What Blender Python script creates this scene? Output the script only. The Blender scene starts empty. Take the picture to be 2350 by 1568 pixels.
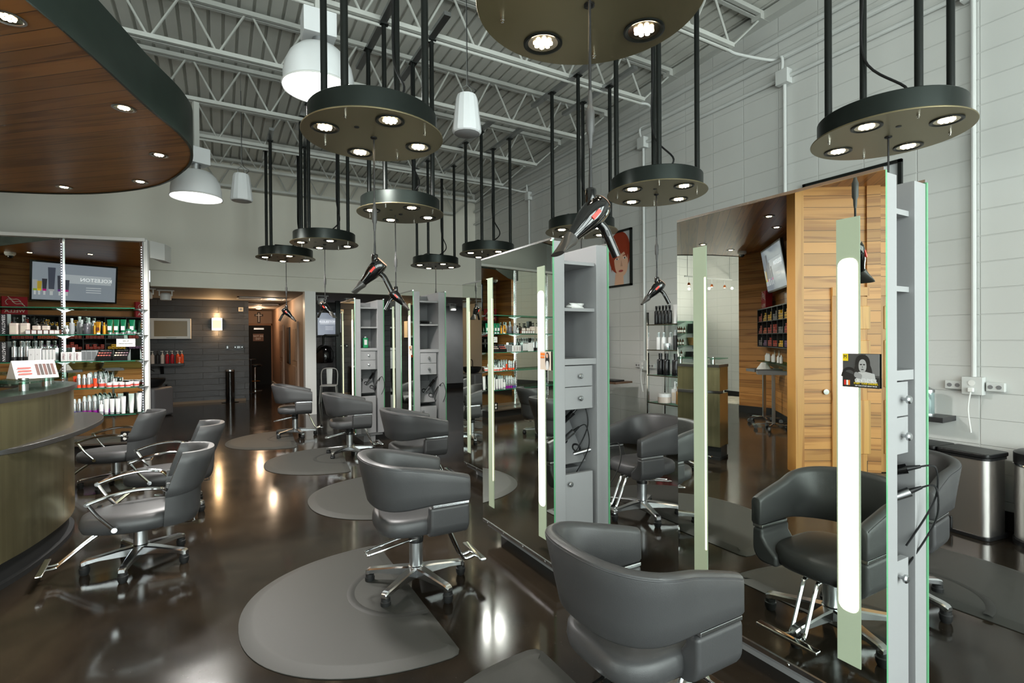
import bpy, math, random
from mathutils import Vector, Matrix
random.seed(11)
SC = bpy.context.scene
COL = SC.collection
R = math.radians
YAW = R(29.82)

# ------------------------------------------------------------------ materials
MATS = {}
def lin(c):
    return tuple((x/255/12.92 if x/255 <= .04045 else ((x/255+.055)/1.055)**2.4) for x in c)
def mat(name, c=(200,200,200), rough=.5, metal=0., spec=.4, emit=None, es=0., bump=None, var=None, coat=0., trans=0.):
    if name in MATS: return MATS[name]
    m = bpy.data.materials.new(name); m.use_nodes = True
    nt = m.node_tree; b = nt.nodes['Principled BSDF']
    b.inputs['Base Color'].default_value = (*lin(c), 1)
    b.inputs['Roughness'].default_value = rough
    b.inputs['Metallic'].default_value = metal
    b.inputs['Specular IOR Level'].default_value = spec
    if coat: b.inputs['Coat Weight'].default_value = coat; b.inputs['Coat Roughness'].default_value = .1
    if trans: b.inputs['Transmission Weight'].default_value = trans
    if emit:
        b.inputs['Emission Color'].default_value = (*lin(emit), 1); b.inputs['Emission Strength'].default_value = es
    if var or bump:
        tc = nt.nodes.new('ShaderNodeTexCoord'); nz = nt.nodes.new('ShaderNodeTexNoise')
        nt.links.new(tc.outputs['Object'], nz.inputs['Vector'])
        sc = (bump or var)[0]; nz.inputs['Scale'].default_value = sc; nz.inputs['Detail'].default_value = 4
        if bump:
            bp = nt.nodes.new('ShaderNodeBump'); bp.inputs['Strength'].default_value = bump[1]; bp.inputs['Distance'].default_value = .004
            nt.links.new(nz.outputs['Fac'], bp.inputs['Height']); nt.links.new(bp.outputs['Normal'], b.inputs['Normal'])
        if var:
            n2 = nt.nodes.new('ShaderNodeTexNoise'); n2.inputs['Scale'].default_value = var[0]; n2.inputs['Detail'].default_value = 5
            nt.links.new(tc.outputs['Object'], n2.inputs['Vector'])
            cr = nt.nodes.new('ShaderNodeValToRGB'); k = var[1]
            cr.color_ramp.elements[0].position = .3; cr.color_ramp.elements[1].position = .7
            cr.color_ramp.elements[0].color = (*[x*(1-k) for x in lin(c)], 1); cr.color_ramp.elements[1].color = (*[min(1, x*(1+k)) for x in lin(c)], 1)
            nt.links.new(n2.outputs['Fac'], cr.inputs['Fac']); nt.links.new(cr.outputs['Color'], b.inputs['Base Color'])
    MATS[name] = m
    return m
def emis(name, c, s):
    if name in MATS: return MATS[name]
    m = bpy.data.materials.new(name); m.use_nodes = True; nt = m.node_tree; nt.nodes.clear()
    e = nt.nodes.new('ShaderNodeEmission'); o = nt.nodes.new('ShaderNodeOutputMaterial')
    e.inputs['Color'].default_value = (*lin(c), 1); e.inputs['Strength'].default_value = s
    nt.links.new(e.outputs[0], o.inputs[0]); MATS[name] = m
    return m
def thin_glass(name, c, mixv=.12, rough=.02):
    m = bpy.data.materials.new(name); m.use_nodes = True; nt = m.node_tree; nt.nodes.clear()
    t = nt.nodes.new('ShaderNodeBsdfTransparent'); g = nt.nodes.new('ShaderNodeBsdfGlossy'); x = nt.nodes.new('ShaderNodeMixShader'); o = nt.nodes.new('ShaderNodeOutputMaterial')
    t.inputs['Color'].default_value = (*lin(c), 1); g.inputs['Roughness'].default_value = rough; x.inputs[0].default_value = mixv
    nt.links.new(t.outputs[0], x.inputs[1]); nt.links.new(g.outputs[0], x.inputs[2]); nt.links.new(x.outputs[0], o.inputs[0]); MATS[name] = m
    return m
def wood(name, c1, c2, axis='X', plank=.14, rough=.4, gap=True, zoff=0., knots=1.0):
    """boards running along local X or Y; seams every plank along the other axis (Z for walls with axis 'X')"""
    m = bpy.data.materials.new(name); m.use_nodes = True; nt = m.node_tree; b = nt.nodes['Principled BSDF']
    L = nt.links.new; N = nt.nodes.new
    tc = N('ShaderNodeTexCoord'); sp = N('ShaderNodeSeparateXYZ'); L(tc.outputs['Object'], sp.inputs[0])
    run, acr = {'X': ('X', 'Z'), 'Y': ('Y', 'X'), 'FX': ('X', 'Y'), 'Z': ('Z', 'X')}[axis]
    d = N('ShaderNodeMath'); d.operation = 'DIVIDE'; L(sp.outputs[acr], d.inputs[0]); d.inputs[1].default_value = plank
    fl = N('ShaderNodeMath'); fl.operation = 'FLOOR'; L(d.outputs[0], fl.inputs[0])
    fr = N('ShaderNodeMath'); fr.operation = 'FRACT'; L(d.outputs[0], fr.inputs[0])
    wn = N('ShaderNodeTexWhiteNoise'); wn.noise_dimensions = '1D'; L(fl.outputs[0], wn.inputs['W'])
    # grain coordinates: stretched along the run, shifted per board
    cmb = N('ShaderNodeCombineXYZ')
    rs = N('ShaderNodeMath'); rs.operation = 'MULTIPLY'; L(sp.outputs[run], rs.inputs[0]); rs.inputs[1].default_value = .32
    off = N('ShaderNodeMath'); off.operation = 'MULTIPLY_ADD'; L(wn.outputs['Value'], off.inputs[0]); off.inputs[1].default_value = 17.; L(rs.outputs[0], off.inputs[2])
    ac = N('ShaderNodeMath'); ac.operation = 'MULTIPLY'; L(sp.outputs[acr], ac.inputs[0]); ac.inputs[1].default_value = 6.
    L(off.outputs[0], cmb.inputs[0]); L(ac.outputs[0], cmb.inputs[1]); L(fl.outputs[0], cmb.inputs[2])
    wv = N('ShaderNodeTexNoise'); wv.inputs['Scale'].default_value = 1.6; wv.inputs['Detail'].default_value = 2; wv.inputs['Distortion'].default_value = .8*knots; L(cmb.outputs[0], wv.inputs['Vector'])
    mu = N('ShaderNodeMath'); mu.operation = 'MULTIPLY'; L(wv.outputs['Fac'], mu.inputs[0]); mu.inputs[1].default_value = 6.
    f2 = N('ShaderNodeMath'); f2.operation = 'PINGPONG'; L(mu.outputs[0], f2.inputs[0]); f2.inputs[1].default_value = 1.
    cr = N('ShaderNodeValToRGB'); cr.color_ramp.elements[0].color = (*lin(c2), 1); cr.color_ramp.elements[1].color = (*lin(c1), 1); cr.color_ramp.elements[0].position = .05; cr.color_ramp.elements[1].position = .6
    L(f2.outputs[0], cr.inputs['Fac'])
    hs = N('ShaderNodeHueSaturation'); L(cr.outputs['Color'], hs.inputs['Color'])
    vv = N('ShaderNodeMath'); vv.operation = 'MULTIPLY_ADD'; L(wn.outputs['Value'], vv.inputs[0]); vv.inputs[1].default_value = .35; vv.inputs[2].default_value = .82; L(vv.outputs[0], hs.inputs['Value'])
    if gap:
        lt = N('ShaderNodeMath'); lt.operation = 'LESS_THAN'; L(fr.outputs[0], lt.inputs[0]); lt.inputs[1].default_value = .045
        mx = N('ShaderNodeMix'); mx.data_type = 'RGBA'; L(lt.outputs[0], mx.inputs['Factor']); L(hs.outputs['Color'], mx.inputs['A']); mx.inputs['B'].default_value = (*[x*.35 for x in lin(c2)], 1)
        L(mx.outputs['Result'], b.inputs['Base Color'])
        bp = N('ShaderNodeBump'); bp.invert = True; bp.inputs['Strength'].default_value = .6; bp.inputs['Distance'].default_value = .006; L(lt.outputs[0], bp.inputs['Height']); L(bp.outputs['Normal'], b.inputs['Normal'])
    else: L(hs.outputs['Color'], b.inputs['Base Color'])
    b.inputs['Roughness'].default_value = rough
    MATS[name] = m
    return m
def tiles(name, c, mortar, bw, bh, ms, axis, rough=.6, depth=.004, stag=0., var=0., fine=None):
    """running joints on a wall in local coords; axis: which local axis runs along the wall ('X' or 'Y'); Z is up"""
    m = bpy.data.materials.new(name); m.use_nodes = True; nt = m.node_tree; b = nt.nodes['Principled BSDF']; L = nt.links.new; N = nt.nodes.new
    tc = N('ShaderNodeTexCoord'); sp = N('ShaderNodeSeparateXYZ'); cb = N('ShaderNodeCombineXYZ'); L(tc.outputs['Object'], sp.inputs[0])
    L(sp.outputs[axis], cb.inputs[0]); L(sp.outputs['Z'], cb.inputs[1])
    br = N('ShaderNodeTexBrick'); L(cb.outputs[0], br.inputs['Vector']); br.offset = stag; br.squash = 1
    br.inputs['Scale'].default_value = 1; br.inputs['Brick Width'].default_value = bw; br.inputs['Row Height'].default_value = bh
    br.inputs['Mortar Size'].default_value = ms; br.inputs['Mortar Smooth'].default_value = .6
    br.inputs['Color1'].default_value = (*[x*(1-var) for x in lin(c)], 1); br.inputs['Color2'].default_value = (*[min(1, x*(1+var)) for x in lin(c)], 1); br.inputs['Mortar'].default_value = (*lin(mortar), 1)
    L(br.outputs['Color'], b.inputs['Base Color'])
    bp = N('ShaderNodeBump'); bp.invert = True; bp.inputs['Strength'].default_value = .8; bp.inputs['Distance'].default_value = depth; L(br.outputs['Fac'], bp.inputs['Height'])
    if fine:
        nz = N('ShaderNodeTexNoise'); nz.inputs['Scale'].default_value = fine[0]; nz.inputs['Detail'].default_value = 3
        if len(fine) > 2:
            mp = N('ShaderNodeMapping'); mp.inputs['Scale'].default_value = fine[2]; L(tc.outputs['Object'], mp.inputs['Vector']); L(mp.outputs[0], nz.inputs['Vector'])
        else: L(tc.outputs['Object'], nz.inputs['Vector'])
        b2 = N('ShaderNodeBump'); b2.inputs['Strength'].default_value = fine[1]; b2.inputs['Distance'].default_value = .004; L(nz.outputs['Fac'], b2.inputs['Height']); L(bp.outputs['Normal'], b2.inputs['Normal']); L(b2.outputs['Normal'], b.inputs['Normal'])
    else: L(bp.outputs['Normal'], b.inputs['Normal'])
    b.inputs['Roughness'].default_value = rough
    MATS[name] = m
    return m

def brushed(name, c, rough, axis_scale, k=.12, metal=.95):
    m = mat(name, c, rough, metal); nt = m.node_tree; b = nt.nodes['Principled BSDF']; L = nt.links.new; N = nt.nodes.new
    tc = N('ShaderNodeTexCoord'); mp = N('ShaderNodeMapping'); mp.inputs['Scale'].default_value = axis_scale; nz = N('ShaderNodeTexNoise'); nz.inputs['Scale'].default_value = 1; nz.inputs['Detail'].default_value = 5
    L(tc.outputs['Object'], mp.inputs['Vector']); L(mp.outputs[0], nz.inputs['Vector'])
    cr = N('ShaderNodeValToRGB'); e = cr.color_ramp.elements; e[0].position = .3; e[1].position = .7; e[0].color = (*[x*(1-k) for x in lin(c)],1); e[1].color = (*[min(1,x*(1+k)) for x in lin(c)],1)
    L(nz.outputs['Fac'], cr.inputs['Fac']); L(cr.outputs['Color'], b.inputs['Base Color'])
    mr = N('ShaderNodeMapRange'); mr.inputs['To Min'].default_value = rough*.75; mr.inputs['To Max'].default_value = rough*1.3; L(nz.outputs['Fac'], mr.inputs['Value']); L(mr.outputs[0], b.inputs['Roughness'])
    return m
# ------------------------------------------------------------------ mesh builder
class MB:
    def __init__(s): s.v = []; s.f = []; s.m = []; s.cur = 0
    def add(s, vs, fs):
        k = len(s.v); s.v += [tuple(p) for p in vs]; s.f += [tuple(i+k for i in f) for f in fs]; s.m += [s.cur]*len(fs)
        return s
    def box(s, x0, x1, y0, y1, z0, z1):
        return s.add([(x0,y0,z0),(x1,y0,z0),(x1,y1,z0),(x0,y1,z0),(x0,y0,z1),(x1,y0,z1),(x1,y1,z1),(x0,y1,z1)],
            [(0,3,2,1),(4,5,6,7),(0,1,5,4),(1,2,6,5),(2,3,7,6),(3,0,4,7)])
    def bar(s, a, b, w, h, up=(0,0,1)):
        a = Vector(a); b = Vector(b); d = (b-a).normalized(); u = Vector(up)
        if abs(d.dot(u)) > .99: u = Vector((1,0,0))
        r = d.cross(u).normalized(); u = r.cross(d)
        vs = [p + r*(i*w/2) + u*(j*h/2) for p in (a, b) for i, j in ((-1,-1),(1,-1),(1,1),(-1,1))]
        return s.add(vs, [(0,1,2,3),(7,6,5,4),(0,4,5,1),(1,5,6,2),(2,6,7,3),(3,7,4,0)])
    def loft(s, rings, cap0=True, cap1=True, closed=True):
        n = len(rings[0]); vs = [p for r in rings for p in r]; fs = []
        for i in range(len(rings)-1):
            for j in range(n if closed else n-1):
                a = i*n+j; b = i*n+(j+1) % n; fs.append((a, b, b+n, a+n))
        if cap0: fs.append(tuple(range(n-1, -1, -1)))
        if cap1: fs.append(tuple((len(rings)-1)*n+i for i in range(n)))
        return s.add(vs, fs)
    def lathe(s, prof, c=(0,0,0), n=24, cap=True, ax=None):
        rings = [[(c[0]+r*math.cos(2*math.pi*i/n), c[1]+r*math.sin(2*math.pi*i/n), c[2]+z) for i in range(n)] for r, z in prof]
        if ax is not None:
            q = Vector((0,0,1)).rotation_difference(Vector(ax).normalized()); cc = Vector(c)
            rings = [[tuple(cc + q @ (Vector(p)-cc)) for p in r] for r in rings]
        return s.loft(rings, cap, cap)
    def cyl(s, a, b, r, r2=None, n=16, cap=True):
        a = Vector(a); b = Vector(b)
        return s.lathe([(r, 0), (r if r2 is None else r2, (b-a).length)], tuple(a), n, cap, ax=(b-a))
    def tube(s, pts, r, n=8, closed=False):
        P = [Vector(p) for p in pts]; m = len(P); T = []
        for i in range(m):
            a = P[i-1] if (i or closed) else P[i]; b = P[(i+1) % m] if (i < m-1 or closed) else P[i]; T.append((b-a).normalized())
        u = T[0].orthogonal().normalized(); rings = []
        for i in range(m):
            u = (u - T[i]*u.dot(T[i])).normalized(); w = T[i].cross(u)
            rr = r[i] if isinstance(r, (list, tuple)) else r
            rings.append([tuple(P[i] + u*(rr*math.cos(2*math.pi*k/n)) + w*(rr*math.sin(2*math.pi*k/n))) for k in range(n)])
        if closed: rings.append(rings[0])
        return s.loft(rings, not closed, not closed)
    def prism(s, poly, z0, z1):
        n = len(poly)
        return s.add([(x,y,z0) for x,y in poly]+[(x,y,z1) for x,y in poly], [tuple(range(n-1,-1,-1)), tuple(range(n,2*n))]+[(i,(i+1)%n,(i+1)%n+n,i+n) for i in range(n)])
    def prism_y(s, poly, y0, y1):     # poly in (x,z), extruded along y
        n = len(poly)
        return s.add([(x,y0,z) for x,z in poly]+[(x,y1,z) for x,z in poly], [tuple(range(n)), tuple(range(2*n-1,n-1,-1))]+[(i,i+n,(i+1)%n+n,(i+1)%n) for i in range(n)])
    def prism_x(s, poly, x0, x1):     # poly in (y,z), extruded along x
        n = len(poly)
        return s.add([(x0,y,z) for y,z in poly]+[(x1,y,z) for y,z in poly], [tuple(range(n-1,-1,-1)), tuple(range(n,2*n))]+[(i,(i+1)%n,(i+1)%n+n,i+n) for i in range(n)])
    def xf(s, mtx, k=0):
        s.v[k:] = [tuple(mtx @ Vector(p)) for p in s.v[k:]]
        return s
    def build(s, name, mats, parent=None, smooth=35, bev=0., seg=2, loc=None, rotz=0., sub=0):
        me = bpy.data.meshes.new(name); me.from_pydata(s.v, [], s.f); me.update()
        ml = mats if isinstance(mats, (list, tuple)) else [mats]
        for m in ml: me.materials.append(m)
        if len(ml) > 1:
            me.polygons.foreach_set('material_index', s.m)
        import bmesh
        bm = bmesh.new(); bm.from_mesh(me); bmesh.ops.recalc_face_normals(bm, faces=bm.faces); bm.to_mesh(me); bm.free()
        if smooth:
            me.shade_smooth(); me.set_sharp_from_angle(angle=R(smooth))
        o = bpy.data.objects.new(name, me); COL.objects.link(o)
        if bev:
            b = o.modifiers.new('round', 'BEVEL'); b.width = bev; b.segments = seg; b.limit_method = 'ANGLE'; b.angle_limit = R(35)
            me.shade_smooth(); w = o.modifiers.new('normals', 'WEIGHTED_NORMAL'); w.keep_sharp = True
            me.set_sharp_from_angle(angle=R(179))
        if sub:
            b = o.modifiers.new('smooth', 'SUBSURF'); b.levels = sub; b.render_levels = sub
        if parent: o.parent = parent
        if loc: o.location = loc
        if rotz: o.rotation_euler = (0, 0, rotz)
        return o
def tag(o, label, cat, group=None, kind=None):
    o['label'] = label; o['category'] = cat
    if group: o['group'] = group
    if kind: o['kind'] = kind
    return o
def thing(name, label, cat, loc=(0,0,0), rotz=0., group=None):
    o = bpy.data.objects.new(name, None); COL.objects.link(o); o.empty_display_size = .1
    o.location = loc; o.rotation_euler = (0, 0, rotz)
    return tag(o, label, cat, group)
def struct(o):
    o['kind'] = 'structure'; return o
def dup(src, loc, rotz=None, label=None, group=None, scale=None):
    r = src.copy(); COL.objects.link(r); r.location = loc
    if rotz is not None: r.rotation_euler = (0, 0, rotz)
    if label: r['label'] = label
    if group: r['group'] = group
    if scale: r.scale = scale
    for ch in src.children:
        c = ch.copy(); COL.objects.link(c); c.parent = r
        for g in ch.children:
            d = g.copy(); COL.objects.link(d); d.parent = c
    return r
def text(name, body, size, mtx, m, parent=None, ext=.0006, align='CENTER', sx=1.0):
    cu = bpy.data.curves.new(name, 'FONT'); cu.body = body; cu.size = size; cu.extrude = ext; cu.align_x = align; cu.align_y = 'CENTER'; cu.resolution_u = 2
    t = bpy.data.objects.new(name, cu); COL.objects.link(t)
    dg = bpy.context.evaluated_depsgraph_get(); me = bpy.data.meshes.new_from_object(t.evaluated_get(dg)); bpy.data.objects.remove(t)
    me.transform(Matrix.Diagonal((sx, 1, 1, 1))); me.transform(mtx); me.materials.clear(); me.materials.append(m)
    o = bpy.data.objects.new(name, me); COL.objects.link(o)
    if parent: o.parent = parent
    return o
def frame(o, x, y):
    """matrix whose local X,Y are the given world axes, origin o"""
    x = Vector(x).normalized(); y = Vector(y).normalized(); z = x.cross(y)
    return Matrix(((x[0],y[0],z[0],o[0]),(x[1],y[1],z[1],o[1]),(x[2],y[2],z[2],o[2]),(0,0,0,1)))
def arc(cx, cy, r, a0, a1, n):
    return [(cx+r*math.cos(R(a0+(a1-a0)*i/n)), cy+r*math.sin(R(a0+(a1-a0)*i/n))) for i in range(n+1)]
def rrect(x0, x1, y0, y1, r, n=4):
    return arc(x1-r,y1-r,r,0,90,n)+arc(x0+r,y1-r,r,90,180,n)+arc(x0+r,y0+r,r,180,270,n)+arc(x1-r,y0+r,r,270,360,n)
def smooth_path(pts, n=8):
    P = [Vector(p) for p in pts]; out = []
    for i in range(len(P)-1):
        a = P[max(i-1,0)]; b = P[i]; c = P[i+1]; d = P[min(i+2,len(P)-1)]
        for k in range(n):
            t = k/n; out.append(.5*((2*b)+(c-a)*t+(2*a-5*b+4*c-d)*t*t+(3*b-a-3*c+d)*t**3))
    out.append(P[-1]); return [tuple(p) for p in out]
def light(name, kind, loc, energy, color=(1,1,1), rot=(0,0,0), **kw):
    l = bpy.data.lights.new(name, kind); l.energy = energy; l.color = color
    for k, v in kw.items(): setattr(l, k, v)
    o = bpy.data.objects.new(name, l); COL.objects.link(o); o.location = loc; o.rotation_euler = rot
    return o

# ------------------------------------------------------------------ camera
def make_camera():
    f = 1174.96; pitch = -.0059313; roll = -.00688977
    fw = Vector((math.sin(YAW), math.cos(YAW), 0)); rt = Vector((math.cos(YAW), -math.sin(YAW), 0)); up = Vector((0,0,1))
    fwd = fw*math.cos(pitch) + up*math.sin(pitch); u2 = up*math.cos(pitch) - fw*math.sin(pitch)
    X = rt*math.cos(roll) + u2*math.sin(roll); Y = u2*math.cos(roll) - rt*math.sin(roll); Z = -fwd
    cam = bpy.data.cameras.new('camera'); cam.sensor_width = 36; cam.sensor_fit = 'HORIZONTAL'; cam.lens = 36*f/2350; cam.clip_start = .05; cam.clip_end = 100
    o = bpy.data.objects.new('camera', cam); COL.objects.link(o)
    o.matrix_world = Matrix(((X[0],Y[0],Z[0],0),(X[1],Y[1],Z[1],0),(X[2],Y[2],Z[2],1.6),(0,0,0,1)))
    SC.camera = o
make_camera()

# shared materials
VINYL = mat('charcoal_vinyl', (60,60,61), .42, spec=.45, bump=(260,.12))
CHROME = mat('chrome', (225,226,228), .08, 1.)
ALU = mat('polished_aluminium', (200,201,203), .2, 1.)
SATIN = mat('satin_steel', (178,180,182), .32, 1.)
BLACKP = mat('black_plastic', (22,22,23), .38)
GLOSSB = mat('gloss_black', (12,12,13), .08, coat=.6)
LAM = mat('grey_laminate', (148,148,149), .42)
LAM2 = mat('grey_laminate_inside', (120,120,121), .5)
MIRROR = mat('mirror_silver', (226,232,226), .0, 1.)
GEDGE = mat('green_glass_edge', (96,160,118), .1, spec=.8)
WHITEP = mat('white_paint', (206,207,203), .6)
WHITES = mat('white_satin', (225,225,222), .4)
BLACKM = mat('black_metal', (30,33,31), .36, .5)
GLASS = thin_glass('shelf_glass', (206,232,220), .1)
BLACKR = mat('black_rubber', (26,26,26), .55)
# ------------------------------------------------------------------ the room (x: towards the block wall, y: into the shop, z: up)
VW = 5.62; UB = 11.63; US = 15.34; VL = -7.6; UL = 10.0; UF = -4.0
def roofz(u): return 5.42-.028*(u-3)
# floor: dark polished stained concrete
def floor_mat():
    m = bpy.data.materials.new('stained_concrete'); m.use_nodes = True; nt = m.node_tree; b = nt.nodes['Principled BSDF']; L = nt.links.new; N = nt.nodes.new
    tc = N('ShaderNodeTexCoord')
    n1 = N('ShaderNodeTexNoise'); n1.inputs['Scale'].default_value = .9; n1.inputs['Detail'].default_value = 6; n1.inputs['Roughness'].default_value = .62; n1.inputs['Distortion'].default_value = .6; L(tc.outputs['Object'], n1.inputs['Vector'])
    cr = N('ShaderNodeValToRGB'); e = cr.color_ramp.elements; e[0].position = .3; e[0].color = (*lin((17,15,13)),1); e[1].position = .72; e[1].color = (*lin((50,42,33)),1); L(n1.outputs['Fac'], cr.inputs['Fac'])
    n2 = N('ShaderNodeTexNoise'); n2.inputs['Scale'].default_value = 90; n2.inputs['Detail'].default_value = 3; L(tc.outputs['Object'], n2.inputs['Vector'])
    c2 = N('ShaderNodeValToRGB'); e = c2.color_ramp.elements; e[0].position = .68; e[0].color = (0,0,0,1); e[1].position = .78; e[1].color = (1,1,1,1); L(n2.outputs['Fac'], c2.inputs['Fac'])
    ml = N('ShaderNodeMath'); ml.operation = 'MULTIPLY'; ml.inputs[1].default_value = .25; L(c2.outputs['Color'], ml.inputs[0])
    mx = N('ShaderNodeMix'); mx.data_type = 'RGBA'; L(ml.outputs[0], mx.inputs['Factor']); L(cr.outputs['Color'], mx.inputs['A']); mx.inputs['B'].default_value = (*lin((120,115,105)),1); L(mx.outputs['Result'], b.inputs['Base Color'])
    n3 = N('ShaderNodeTexNoise'); n3.inputs['Scale'].default_value = 3.2; n3.inputs['Detail'].default_value = 5; L(tc.outputs['Object'], n3.inputs['Vector'])
    mr = N('ShaderNodeMapRange'); mr.inputs['To Min'].default_value = .06; mr.inputs['To Max'].default_value = .2; L(n3.outputs['Fac'], mr.inputs['Value']); L(mr.outputs[0], b.inputs['Roughness'])
    b.inputs['Specular IOR Level'].default_value = .22; b.inputs['Coat Weight'].default_value = .05; b.inputs['Coat Roughness'].default_value = .05
    return m
struct(MB().box(VL-.2, 8.6, UF-.3, 21.5, -.1, 0).build('floor', floor_mat()))
BLOCK = tiles('painted_block', (200,201,198), (193,194,191), .45, .222, .006, 'Y', .55, .004, fine=(28,.22))
BLOCKX = tiles('painted_block_cross', (206,208,205), (190,192,189), .45, .222, .006, 'X', .55, .005, fine=(28,.22))
struct(MB().box(VW, VW+.2, UF, UB+.12, 0, 5.6).build('wall_right', BLOCK))
struct(MB().box(VW-.02, VW, UF, UB, 0, .15).build('baseboard_right', BLACKR))
UPW = mat('upper_wall_paint', (224,221,209), .65)
struct(MB().box(VL, VW+.2, UB, UB+.15, 2.93, 5.6).build('wall_back', UPW))
struct(MB().box(-1.1, 8.4, UB+.05, UB+.22, 2.63, 2.95).build('trim_1', UPW))
RECC = mat('recess_ceiling_paint', (150,146,140), .7)
struct(MB().box(-1.9, 8.4, UB+.22, US+.1, 2.66, 2.72).build('ceiling_recess', RECC))
struct(MB().box(.6, 1.75, US+.1, 20.7, 2.66, 2.72).build('ceiling_hall', RECC))
# dark textured slate planks
SLATE = tiles('slate_planks', (54,53,54), (26,26,27), .95, .155, .004, 'X', .38, .012, stag=.37, var=.3, fine=(7,.9,(1.2,1,22)))
struct(MB().box(-1.7, .7, US, US+.15, 0, 2.7).build('wall_slate', SLATE))
struct(MB().box(1.72, 4.6, US+.05, US+.2, 0, 2.7).build('wall_slate_far', SLATE))
struct(MB().box(-1.7, .62, US-.015, US, 0, .06).build('baseboard_slate', mat('bronze_base', (120,100,78), .5)))
struct(MB().box(-1.85, -1.7, UL+.2, US+.15, 0, 2.7).build('wall_recess_side', WHITEP))
GREYW = mat('grey_wall_paint', (128,131,132), .6, var=(1.6,.1))
struct(MB().box(4.6, 8.4, US+.05, US+.2, 0, 2.7).build('wall_grey', GREYW))
struct(MB().box(4.6, 8.4, US+.02, US+.05, 0, .16).build('baseboard_grey', BLACKR))
struct(MB().box(8.3, 8.45, UB+.1, US+.2, 0, 2.7).build('wall_recess_end', WHITEP))
struct(MB().box(VW+.2, 8.45, UB+.05, UB+.22, 0, 2.7).build('wall_recess_front', WHITEP))
# hallway
TAN = mat('hall_paint', (168,142,122), .6)
struct(MB().box(.56, .68, US+.15, 20.7, 0, 2.7).build('wall_hall_side', TAN))
struct(MB().box(1.7, 1.82, UB+.3, 20.7, 0, 2.7).build('wall_hall', TAN))
struct(MB().box(.56, 1.82, 20.6, 20.75, 0, 2.75).build('wall_hall_end', TAN))
struct(MB().box(1.66, 1.7, UB+.3, 20.5, 0, .12).build('baseboard_hall', WHITES))
struct(MB().box(1.6, 1.82, UB+.02, UB+.3, 0, 2.64).build('trim_2', WHITES))          # white end post of the dividing wall
d1 = struct(MB().box(.8, 1.68, 20.5, 20.56, 0, 2.13).build('door_1', mat('door_black', (16,16,17), .6, spec=.2)))
dm = MB(); dm.box(.72, .8, 20.48, 20.6, 0, 2.2); dm.box(1.66, 1.74, 20.48, 20.6, 0, 2.2); dm.box(.72, 1.74, 20.48, 20.6, 2.13, 2.2); dm.build('door_frame', mat('door_frame_tan', (140,98,62), .5), d1)
MB().box(1.1, 1.42, 20.44, 20.5, 1.98, 2.04).build('door_closer', SATIN, d1)
# hall side doors (white panel doors in the side wall)
for i, (y0, y1) in enumerate(((13.4, 14.3), (16.6, 17.5))):
    d = struct(MB().box(1.655, 1.7, y0, y1, .01, 2.05).build('door_%d' % (i+2), mat('hall_door', (176,150,130), .5)))
    m = MB()
    for z0, z1 in ((.25,.95),(1.08,1.88)): m.box(1.64, 1.655, y0+.14, y1-.14, z0, z1)
    m.build('panel', mat('hall_door'), d, bev=.008)
# ceiling: ribbed metal deck following the roof fall
DECK = mat('deck_paint', (204,204,197), .55)
m = MB(); prof = []; x = VL-.1
while x < VW+.1:
    prof += [(x, 0), (x+.112, 0), (x+.119, .032), (x+.143, .032)]; x += .15
r0 = [(px, UF, roofz(UF)+pz) for px, pz in prof]; r1 = [(px, UB+.1, roofz(UB+.1)+pz) for px, pz in prof]
m.loft([r0, r1], False, False, closed=False)
struct(m.build('ceiling', DECK, smooth=0))
struct(MB().box(VL-.1, VW+.2, UF-.1, UB+.2, 5.72, 5.8).build('ceiling_roof', DECK))
# open web joists
JW = mat('joist_paint', (190,191,186), .5)
def joist(u, x1=VW-.02, x0=VL):
    zt = roofz(u)-.03; zb = zt-.56; m = MB()
    for dy in (-.035, .035):
        m.box(x0, x1, u+dy-.022, u+dy+.022, zt-.05, zt); m.box(x0, x1-.62, u+dy-.022, u+dy+.022, zb, zb+.045)
    p = .62; k = 0; x = x1-.62
    m.cyl((x1-.05, u, zt-.03), (x, u, zb+.02), .013, n=6)
    while x-p/2 > x0:
        m.cyl((x, u, zb+.02), (x-p/2+.04, u, zt-.03), .013, n=6); 
        if x-p > x0: m.cyl((x-p/2-.04, u, zt-.03), (x-p, u, zb+.02), .013, n=6)
        x -= p
    m.box(x1-.16, x1, u-.06, u+.06, zt-.1, zt-.02)
    if u in (3.75, 5.12, 9.05): m.cyl((x1-.64, u, zb-.018), (x0+3, u, zb-.018), .016, n=8)
    return struct(m.build('ceiling_joist', JW))
for u in (-2.9, -1.6, -.25, 1.1, 2.4, 3.75, 5.12, 6.5, 7.8, 9.05, 10.3, 11.45): joist(u)
# ledger along the block wall
m = MB(); m.add([(VW-.12, UF, roofz(UF)-.03), (VW, UF, roofz(UF)-.03), (VW, UF, roofz(UF)-.13), (VW-.12, UF, roofz(UF)-.13), (VW-.12, UB, roofz(UB)-.03), (VW, UB, roofz(UB)-.03), (VW, UB, roofz(UB)-.13), (VW-.12, UB, roofz(UB)-.13)], [(0,1,2,3),(7,6,5,4),(0,4,5,1),(1,5,6,2),(2,6,7,3),(3,7,4,0)])
struct(m.build('trim_3', JW, smooth=0))
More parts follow.
